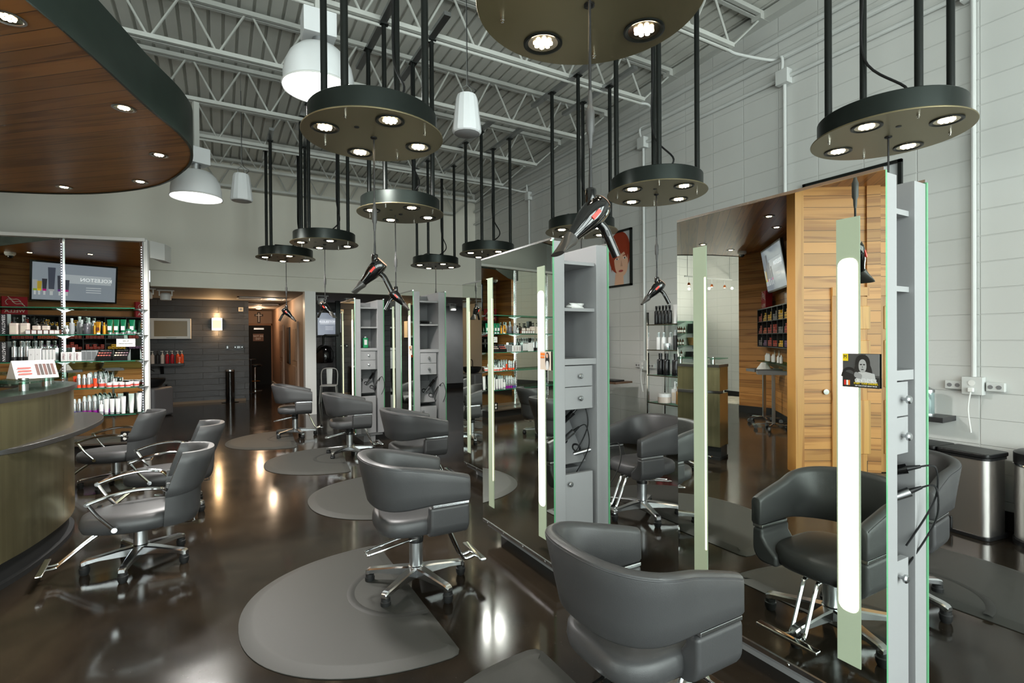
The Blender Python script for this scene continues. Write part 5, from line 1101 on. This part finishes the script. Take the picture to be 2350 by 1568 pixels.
# wall screen, hood dryer and metal chair right of the white post
t = thing('television', 'dark-framed wall screen on the slate wall behind the hood dryer', 'television', (3.0, US, 2.05)); tv(t, 1.2, .7, None); t.location.y = US-.06
t = thing('hood_dryer', 'black hood dryer on a tall dark post by the slate wall', 'hood dryer', (2.85, 14.6, 0)); MB().box(-.06,.06,-.05,.05,0,2.66).build('post', BLACKM, t, bev=.004)
MB().tube([(0,-.05,1.72),(-.36,-.08,1.72),(-.4,-.1,1.7),(-.4,-.1,1.45)], .03, 10).build('arm', BLACKM, t); MB().bar((.04,-.02,1.76),(.6,-.02,1.76),.06,.08).build('screen_arm', BLACKM, t, smooth=0)
h = MB(); R_ = []
for z, a, b in ((.98,.2,.23),(1.0,.22,.25),(1.15,.235,.26),(1.3,.22,.245),(1.42,.16,.18),(1.47,.08,.09),(1.48,.02,.02)): R_.append([(-.38+a*math.cos(2*math.pi*i/28), -.12+b*math.sin(2*math.pi*i/28), z) for i in range(28)])
h.loft(R_, True, True).build('hood', GLOSSB, t, smooth=50); MB().tube([(-.62,-.1,1.22),(-.6,-.25,1.3),(-.5,-.34,1.42),(-.38,-.36,1.46),(-.26,-.34,1.42)], .018, 8).build('hood_rim', BLACKP, t)
MB().lathe([(0,0),(.24,0),(.24,.015),(.0,.03)], n=24).build('foot', BLACKM, t)
t = thing('metal_chair', 'white pressed-metal chair with slat back by the slate wall', 'chair', (2.42, 13.6, 0), R(-15)); WM = mat('white_metal', (214,214,210), .35, .3)
MB().box(-.2,.2,-.2,.2,.42,.45).build('seat', WM, t, bev=.012)
for sx in (1,-1):
    MB().tube([(sx*.18,.18,.42),(sx*.21,.22,.0)], [.017,.013], 8).build('leg', WM, t); MB().tube([(sx*.18,-.18,.42),(sx*.21,-.22,.0)], [.017,.013], 8).build('leg', WM, t)
MB().tube(smooth_path([(-.19,.19,.43),(-.2,.22,.7),(-.17,.235,.82),(-.08,.245,.86),(.08,.245,.86),(.17,.235,.82),(.2,.22,.7),(.19,.19,.43)], 6), .013, 8).build('back_hoop', WM, t); MB().add([(-.06,.2,.46),(.06,.2,.46),(.075,.245,.855),(-.075,.245,.855),(-.06,.208,.46),(.06,.208,.46),(.075,.253,.855),(-.075,.253,.855)], [(0,1,2,3),(7,6,5,4),(0,4,5,1),(1,5,6,2),(2,6,7,3),(3,7,4,0)]).build('back_slat', WM, t, smooth=0)
t = thing('wall_hanger', 'black folding wall arm on the grey wall', 'wall arm', (5.6, US+.05, 1.95)); MB().tube([(-.3,-.06,0),(.15,-.06,.0),(.15,-.06,.22),(-.25,-.06,.2)], .035, 8).build('arm', BLACKP, t); MB().box(.1,.22,-.06,-.001,-.05,.28).build('mount', BLACKP, t, bev=.004)
# ------------------------------------------------------------------ block wall fittings
PIPE = mat('pipe_paint', (200,202,200), .5)
def conduit(lb, pts, r=.02):
    t = thing('conduit', lb, 'pipe', (0,0,0)); MB().tube(pts, r, 10).build('pipe', PIPE, t); return t
XW = VW-.035
conduit('highest white pipe along the block wall', [(XW,UF+.1,5.0),(XW,UB-.05,5.0)], .03); conduit('middle white pipe along the block wall', [(XW,UF+.1,4.77),(XW,UB-.05,4.77)], .03); conduit('lowest long white pipe along the block wall, through square boxes', [(XW,UF+.1,4.53),(XW,10.2,4.53),(XW,10.7,4.46),(XW,UB-.02,4.46)], .022)
for i, (u, top, zlow, lb) in enumerate(((1.83,None,1.246,'white pipe running down the block wall to the outlet cluster beside the bin'),(3.5,3.75,.002,'white pipe down the block wall behind the first mirror tower'),(5.72,5.12,1.256,'white pipe down the block wall to outlets by the bottle rack'),(9.0,9.05,.002,'white pipe down the block wall beyond the second tower'))):
    zj = 4.53
    t = conduit(lb, [(XW,u,zj),(XW,u,zlow)], .019)
    MB().box(VW-.1,VW-.001,u-.07,u+.07,zj-.08,zj+.08).build('junction_box', PIPE, t, bev=.004)
    if top:
        z2 = roofz(top)-.608; MB().tube(smooth_path([(XW-.045,u,zj+.07),(XW-.055,u,zj+.22),(VW-.1,(u+top)/2,z2-.02),(VW-.5,top,z2),(VW-.66,top,z2)], 6), .016, 8).build('bend', PIPE, t)
for u, z, lb in ((1.83,1.17,'white outlet cluster with two side strips on the block wall above the bin'),(5.72,1.18,'white outlet cluster on the block wall beside the bottle rack')):
    t = thing('outlet_cluster', lb, 'outlet', (VW, u, z)); MB().box(-.075,-.001,-.07,.07,-.075,.075).build('box', PIPE, t, bev=.004)
    for s in (-1,1):
        b = MB().box(-.04,-.001,min(s*.08,s*.2),max(s*.08,s*.2),-.04,.035).build('side_strip', PIPE, t, bev=.006)
        for k in (.11,.165): MB().lathe([(.017,0),(.017,.003),(.012,.004),(0,.002)], (-.041,s*k,-.003), 14, ax=(-1,0,0)).build('socket', LAM2, b)
    MB().lathe([(.024,0),(.024,.004),(0,.005)], (-.076,.0,.025), 16, ax=(-1,0,0)).build('socket', WHITES, t); MB().box(-.11,-.076,-.018,.018,-.05,-.015).build('plug', WHITES, t, bev=.004); MB().tube(smooth_path([(-.1,0,-.05),(-.09,.02,-.2),(-.06,.01,-.4)], 6), .006, 6).build('cord', WHITES, t)
def portrait(u0, u1, z0, z1, lb, hairc, skinc):
    t = thing('portrait_poster', lb, 'picture', (VW, (u0+u1)/2, (z0+z1)/2)); w, h = u1-u0, z1-z0
    m = MB()
    for a in ((-w/2,w/2,-h/2,-h/2+.03),(-w/2,w/2,h/2-.03,h/2),(-w/2,-w/2+.03,-h/2,h/2),(w/2-.03,w/2,-h/2,h/2)): m.box(-.035,-.001,a[0],a[1],a[2],a[3])
    m.build('frame', BLACKM, t, smooth=0)
    def fl(name, poly, mm, dx): return MB().prism(poly, 0, .0008).xf(frame((-dx,0,0), (0,-1,0), (0,0,1))).build(name, mm, t, smooth=0)
    fl('paper', [(-w/2+.02,-h/2+.02),(w/2-.02,-h/2+.02),(w/2-.02,h/2-.02),(-w/2+.02,h/2-.02)], mat('poster_paper', (196,200,202), .45), .01)
    HM = mat('hair_'+hairc[0], hairc[1], .5); SM = mat('skin_'+hairc[0], skinc, .5)
    fl('neck', [(-.1,-h/2+.03),(.12,-h/2+.03),(.1,-.12),(-.06,-.12)], SM, .012)
    fl('hair', blob(.02,.1,w*.4,h*.37,36,2.2), HM, .0135); fl('face', blob(.06,-.02,w*.26,h*.3,36,2.2,.1), SM, .015)
    fl('fringe', [(-w*.36,.2),(-.1,h*.4),(w*.2,h*.4),(w*.36,.16),(w*.33,-.02),(w*.22,.1),(.02,.06),(-w*.2,-.02),(-w*.26,-.2)], HM, .0165)
    for x in (-.03,.15):
        fl('eye_white', blob(x,.0,.04,.017,16), mat('eye_white', (225,222,216), .4), .0175); fl('iris', blob(x,.0,.015,.015,14), mat('iris', (60,44,30), .3), .0185); fl('brow', blob(x,.045,.05,.008,14,2,.12), HM, .0175)
    fl('nose', [(.07,-.02),(.1,-.13),(.05,-.125)], mat('skin_shade', (196,150,124), .5), .0175); fl('lips', blob(.06,-.2,.055,.018,18), mat('lips', (172,70,66), .4), .0175)
    return t
portrait(6.0, 6.62, 2.42, 3.32, 'framed portrait of a red-haired woman on the block wall', ('red', (150,52,22)), (224,178,150)); portrait(2.36, 3.3, 2.35, 3.27, 'framed portrait behind the first mirror tower, only its top corner showing', ('dark', (74,52,48)), (214,178,160))
# steel bins
STEEL = mat('brushed_steel', (186,182,178), .34, 1.)
def pedal_bin():
    t = thing('pedal_bin', '', 'bin'); w, d = .36, .24
    MB().prism(rrect(-w,w,-d/2-.03,d/2+.03,.04), 0, .03).build('foot', BLACKP, t, bev=.004); MB().prism(rrect(-w+.008,w-.008,-d/2-.02,d/2+.02,.06,6), .03, .62).build('body', STEEL, t, smooth=30)
    MB().prism(rrect(-w,w,-d/2-.03,d/2+.03,.06,6), .622, .64).build('collar', BLACKP, t, smooth=30)
    for s in (-1,1): MB().prism(rrect(min(s*.003,s*w),max(s*.003,s*w),-d/2-.03,d/2+.03,.03,4), .641, .675).build('lid', BLACKP, t, bev=.008)
    MB().box(-.16,.12,-d/2-.035,-d/2-.018,.03,.13).build('pedal_recess', BLACKP, t, bev=.01); MB().box(-.12,.08,-d/2-.075,-d/2-.03,.06,.082).build('pedal', STEEL, t, bev=.006)
    return t
pb = pedal_bin(); tag(pb, 'rectangular steel pedal bin with twin black lids at the block wall', 'bin', 'steel bins'); pb.location = (5.33, 1.93, 0); pb.rotation_euler = (0,0,R(-98))
t = thing('pedal_bin', 'rounded steel bin cut by the picture edge at the block wall', 'bin', (5.40, 1.325, 0), R(-90), 'steel bins'); MB().lathe([(0,0),(.2,0),(.2,.04),(.19,.05)], n=32).build('foot', BLACKP, t); MB().lathe([(.19,.04),(.19,.62),(0,.62)], n=40).build('body', STEEL, t); MB().lathe([(.197,.62),(.197,.7),(.17,.715),(0,.715)], n=40).build('lid', BLACKP, t); MB().lathe([(.194,.6),(.199,.61),(.194,.622)], n=40).build('rim', CHROME, t)
# dark shelf with glass jar, between tower and wall
t = thing('wall_shelf', 'small dark shelf on the block wall holding a glass jar', 'shelf', (VW, 2.32, .85)); MB().box(-.26,-.001,-.36,.3,0,.045).build('board', DKP, t, bev=.004); MB().prism_y([(-.001,0),(-.2,0),(-.001,-.14)], -.02, .02).build('bracket', BLACKM, t, smooth=0)
t = thing('glass_jar', 'tall clear jar with metal lid on the small dark shelf', 'jar', (VW-.14, 2.12, .8955)); MB().lathe([(0,0),(.05,0),(.052,.005),(.052,.2)], n=24).build('jar', mat('jar_glass', (150,168,168), .06, .4), t); MB().lathe([(.055,.2),(.055,.225),(.03,.235),(.012,.25),(0,.252)], n=24).build('lid', SATIN, t); MB().lathe([(.056,0),(.056,.014)], n=24).build('base_ring', SATIN, t)
# chrome rack with bottles
t = thing('bottle_rack', 'slim chrome rack with five glass shelves against the block wall', 'shelf unit', (5.38, 4.97, 0), R(-90))
for x in (-.3,.3):
    for y in (-.17,.17): MB().box(x-.012,x+.012,y-.012,y+.012,0,1.95).build('upright', CHROME, t, smooth=0)
RZ = (.3,.70,1.08,1.43,1.78)
for z in RZ:
    s = MB(); s.box(-.3,.3,-.18,.18,z-.01,z); MB2 = s.build('glass_shelf', GLASS, t, smooth=0); MB().box(-.3,.3,-.186,-.18,z-.012,z+.002).build('edge', mat('smoked_edge', (60,52,40), .2), MB2, smooth=0)
TM = Matrix.Translation((5.38,4.97,0)) @ Matrix.Rotation(R(-90),4,'Z')
RK = {}
def rk(kind, x, sh, dy=0., sc=1.):
    loc = TM @ Vector((x,-.06+dy,RZ[sh]+.0005)); S = ('lowest','second lowest','middle','second','top')[sh]; k = (kind, sh)
    if k in RK: dup(RK[k], loc, R(-90), scale=(sc,)*3); return
    nm, lb, cat, fn = RKK[kind]; o = thing(nm, lb % S, cat, loc, R(-90), '%s on the %s rack shelf' % (kind, S)); o.scale = (sc,)*3; fn(o); RK[k] = o
REDB = mat('red_pack', (206,24,62), .3); TANB = mat('tan_pack', (150,112,62), .3); BLG = mat('black_gloss_pack', (18,18,20), .15)
RKK = {'black cans': ('spray_can', 'slim black can on the %s shelf of the chrome rack', 'spray can', can_fn(.03,.26,BLG,BLG,None,False)),
 'white tubes': ('white_tube', 'white tube on the %s shelf of the chrome rack', 'tube', tube_fn(.08,.26,WPK,WPK)),
 'dark pumps': ('pump_bottle', 'dark pump bottle on the %s shelf of the chrome rack', 'bottle', pump_fn(.075,.32,GRP,BLACKP)),
 'white sprays': ('spray_bottle', 'white spray bottle on the %s shelf of the chrome rack', 'bottle', can_fn(.033,.24,WPK,CLR,None,False)),
 'dark cans': ('spray_can', 'dark grey can on the %s shelf of the chrome rack', 'spray can', can_fn(.032,.27,DKP,GRP)),
 'clear jars': ('clear_jar', 'small pale jar on the %s shelf of the chrome rack', 'jar', jar_fn(.04,.09,SIL,CLR)),
 'black bottles': ('black_bottle', 'big black bottle on the %s shelf of the chrome rack', 'bottle', can_fn(.048,.3,BLG,BLG,None,False,None)),
 'cream jars': ('cream_jar', 'large cream jar on the %s shelf of the chrome rack', 'jar', jar_fn(.09,.13,LOT,WPK)),
 'tan bottles': ('tan_bottle', 'tan bottle on the %s shelf of the chrome rack', 'bottle', can_fn(.035,.24,TANB,TANB,None,False)),
 'white pumps': ('pump_bottle', 'white pump bottle on the %s shelf of the chrome rack', 'bottle', pump_fn(.09,.3,WPK,WPK)),
 'red bottles': ('red_bottle', 'red bottle on the %s shelf of the chrome rack', 'bottle', can_fn(.06,.23,REDB,WPK,None,False)),
 'white tubs': ('white_tub', 'low white tub on the %s shelf of the chrome rack', 'jar', jar_fn(.05,.06,WPK,WPK))}
for x in (-.24,-.18,-.12,-.06,0.): rk('black cans', x, 4)
rk('white tubes', .1, 4); rk('dark pumps', .19, 4); rk('black cans', .25, 4, .08)
for x in (-.2,-.11): rk('white sprays', x, 3)
rk('white sprays', -.03, 3, .05); rk('clear jars', .0, 3, -.05)
for x, dy in ((.1,0),(.17,.0),(.22,.08),(.06,.09)): rk('dark cans', x, 3, dy)
for x in (-.17,-.06,.1): rk('black bottles', x, 2)
rk('white sprays', .2, 2)
rk('cream jars', -.1, 1); rk('white pumps', .03, 1, .06)
for x in (.13,.19): rk('tan bottles', x, 1, .02)
rk('white sprays', .26, 1)
for x, dy in ((-.19,0),(-.06,.03),(.07,-.02),(.2,.03)): rk('red bottles', x, 0, dy)
rk('white tubs', .14, 0, -.06)
# black ladder rack and tray stand at the block wall
t = thing('ladder_rack', 'black ladder-like rack at the block wall behind the second tower', 'rack', (VW-.1, 6.75, 0), R(-90))
for x in (-.2,.2): MB().box(x-.025,x+.025,-.03,.03,0,1.9).build('rail', BLACKM, t, smooth=0)
for z in (.3,.65,1.0,1.35,1.7): MB().box(-.2,.2,-.015,.015,z,z+.035).build('rung', BLACKM, t, smooth=0)
t = thing('tray_stand', 'dark tray on a thin black stand at the block wall', 'stand', (5.2, 6.05, 0), R(-80)); MB().box(-.26,.26,-.2,.2,.915,.94).build('tray', mat('tray_brown', (96,70,52), .4), t, bev=.003); MB().cyl((-.16,0,.04),(-.16,0,.915),.03,n=14).build('post', BLACKM, t); MB().bar((-.16,-.22,.02),(-.16,.22,.02),.05,.04).build('foot', BLACKM, t, smooth=0); MB().bar((-.3,0,.02),(.2,0,.02),.05,.04).build('foot', BLACKM, t, smooth=0); MB().cyl((-.16,.03,.7),(-.16,.07,.7),.015,n=10).build('knob', BLACKP, t)
o = tag(MB().box(-.17,.17,-.12,.12,0,.02).build('laptop', BLACKP, loc=(5.2,6.05,.9405), rotz=R(-80), bev=.003), 'closed dark laptop lying on the thin black stand', 'laptop')
# ------------------------------------------------------------------ dome lamps and hanging speakers
DOME = mat('dome_white', (226,228,230), .35)
def dome():
    t = thing('dome_lamp', '', 'ceiling lamp')
    MB().lathe([(.285,0),(.29,.01),(.28,.02),(.28,.1),(.265,.18),(.23,.26),(.17,.32),(.09,.345),(0,.35)], n=48, cap=False).build('shade', DOME, t, smooth=40)
    MB().lathe([(.272,.03),(.2,-.012),(.12,-.035),(0,-.045)], n=40, cap=False).build('lens', emis('dome_lens', (255,255,252), 6.), t, smooth=40)
    MB().lathe([(.29,-.004),(.294,.006),(.288,.014)], n=48, cap=False).build('rim', WHITES, t)
    MB().box(-.13,.13,-.1,.1,.42,.62).build('ballast', DOME, t, bev=.006); MB().cyl((0,0,.34),(0,0,.43),.05,n=16).build('neck', SATIN, t)
    MB().box(-.03,.03,-.03,.03,.62,1.2).build('mount', JW, t, smooth=0); MB().box(.285,.31,-.02,.02,-.005,.02).build('latch', SATIN, t, smooth=0)
    return t
D = dome(); tag(D, 'white dome lamp behind the large round pendant', 'ceiling lamp', 'white dome lamps'); D.location = (.75, 4.53, 3.70)
dup(D, (-.225, 7.58, 3.40), .4, 'white dome lamp half hidden by the boarded soffit tip', 'white dome lamps')
for x, y, z in ((.75,4.53,3.58),(-.225,7.58,3.27)): light('dome_light', 'SPOT', (x,y,z), 520, (1,.97,.93), spot_size=R(165), spot_blend=.5, shadow_soft_size=.22)
def speaker():
    t = thing('hanging_speaker', '', 'speaker'); MB().lathe([(.0,.0),(.118,.0),(.124,.004)], n=32).build('grille', LAM, t); MB().lathe([(.124,.0),(.136,.01),(.14,.03),(.106,.33),(.092,.365),(0,.375)], n=14, cap=False).build('cabinet', DOME, t, smooth=20)
    MB().tube([(.04,0,.37),(.05,0,.43),(0,0,.47),(-.05,0,.43),(-.04,0,.37)], .005, 6).build('hook', SATIN, t); MB().cyl((0,0,.46),(0,0,1.75),.003,n=6).build('cable', SATIN, t); MB().tube(smooth_path([(.03,0,.36),(.1,.0,.44),(.03,.02,.5),(.01,0,.7),(.004,0,1.5)], 6), .0035, 6).build('signal_wire', BLACKP, t)
    return t
s = speaker(); tag(s, 'white hanging speaker between pendants, closest to the portrait wall', 'speaker', 'hanging speakers'); s['label'] = 'white hanging speaker between two rows of pendants'; s.location = (2.09, 4.49, 3.57)
dup(s, (.29, 7.9, 3.5), .3, 'white hanging speaker beside the soffit tip and dome lamp', 'hanging speakers')
# ------------------------------------------------------------------ light and view
w = bpy.data.worlds.new('sky'); SC.world = w; w.use_nodes = True
bg = w.node_tree.nodes['Background']; bg.inputs['Color'].default_value = (.85,.93,1,1); bg.inputs['Strength'].default_value = 1.5
for i, (a, b) in enumerate(wins):
    light('window_daylight', 'AREA', ((a+b)/2, UF-.35, 2.45), 330, (1,.99,.965), (R(90),0,0), shape='RECTANGLE', size=b-a, size_y=4.3)
light('window_daylight', 'AREA', (VL-.35, 2.5, 1.85), 420, (1,.99,.965), (R(90),0,R(-90)), shape='RECTANGLE', size=6, size_y=3.0)  # daylight through the added left window, brightens the block corner
SC.view_settings.view_transform = 'Standard'; SC.view_settings.look = 'None'; SC.view_settings.gamma = 1; SC.view_settings.exposure = 0.2
SC.cycles.use_denoising = True; SC.cycles.adaptive_threshold = .055; SC.cycles.adaptive_min_samples = 16; SC.cycles.max_bounces = 7; SC.cycles.glossy_bounces = 5; SC.cycles.diffuse_bounces = 3; SC.cycles.transparent_max_bounces = 12
SC.cycles.sample_clamp_indirect = 6; SC.cycles.caustics_reflective = False; SC.cycles.caustics_refractive = False
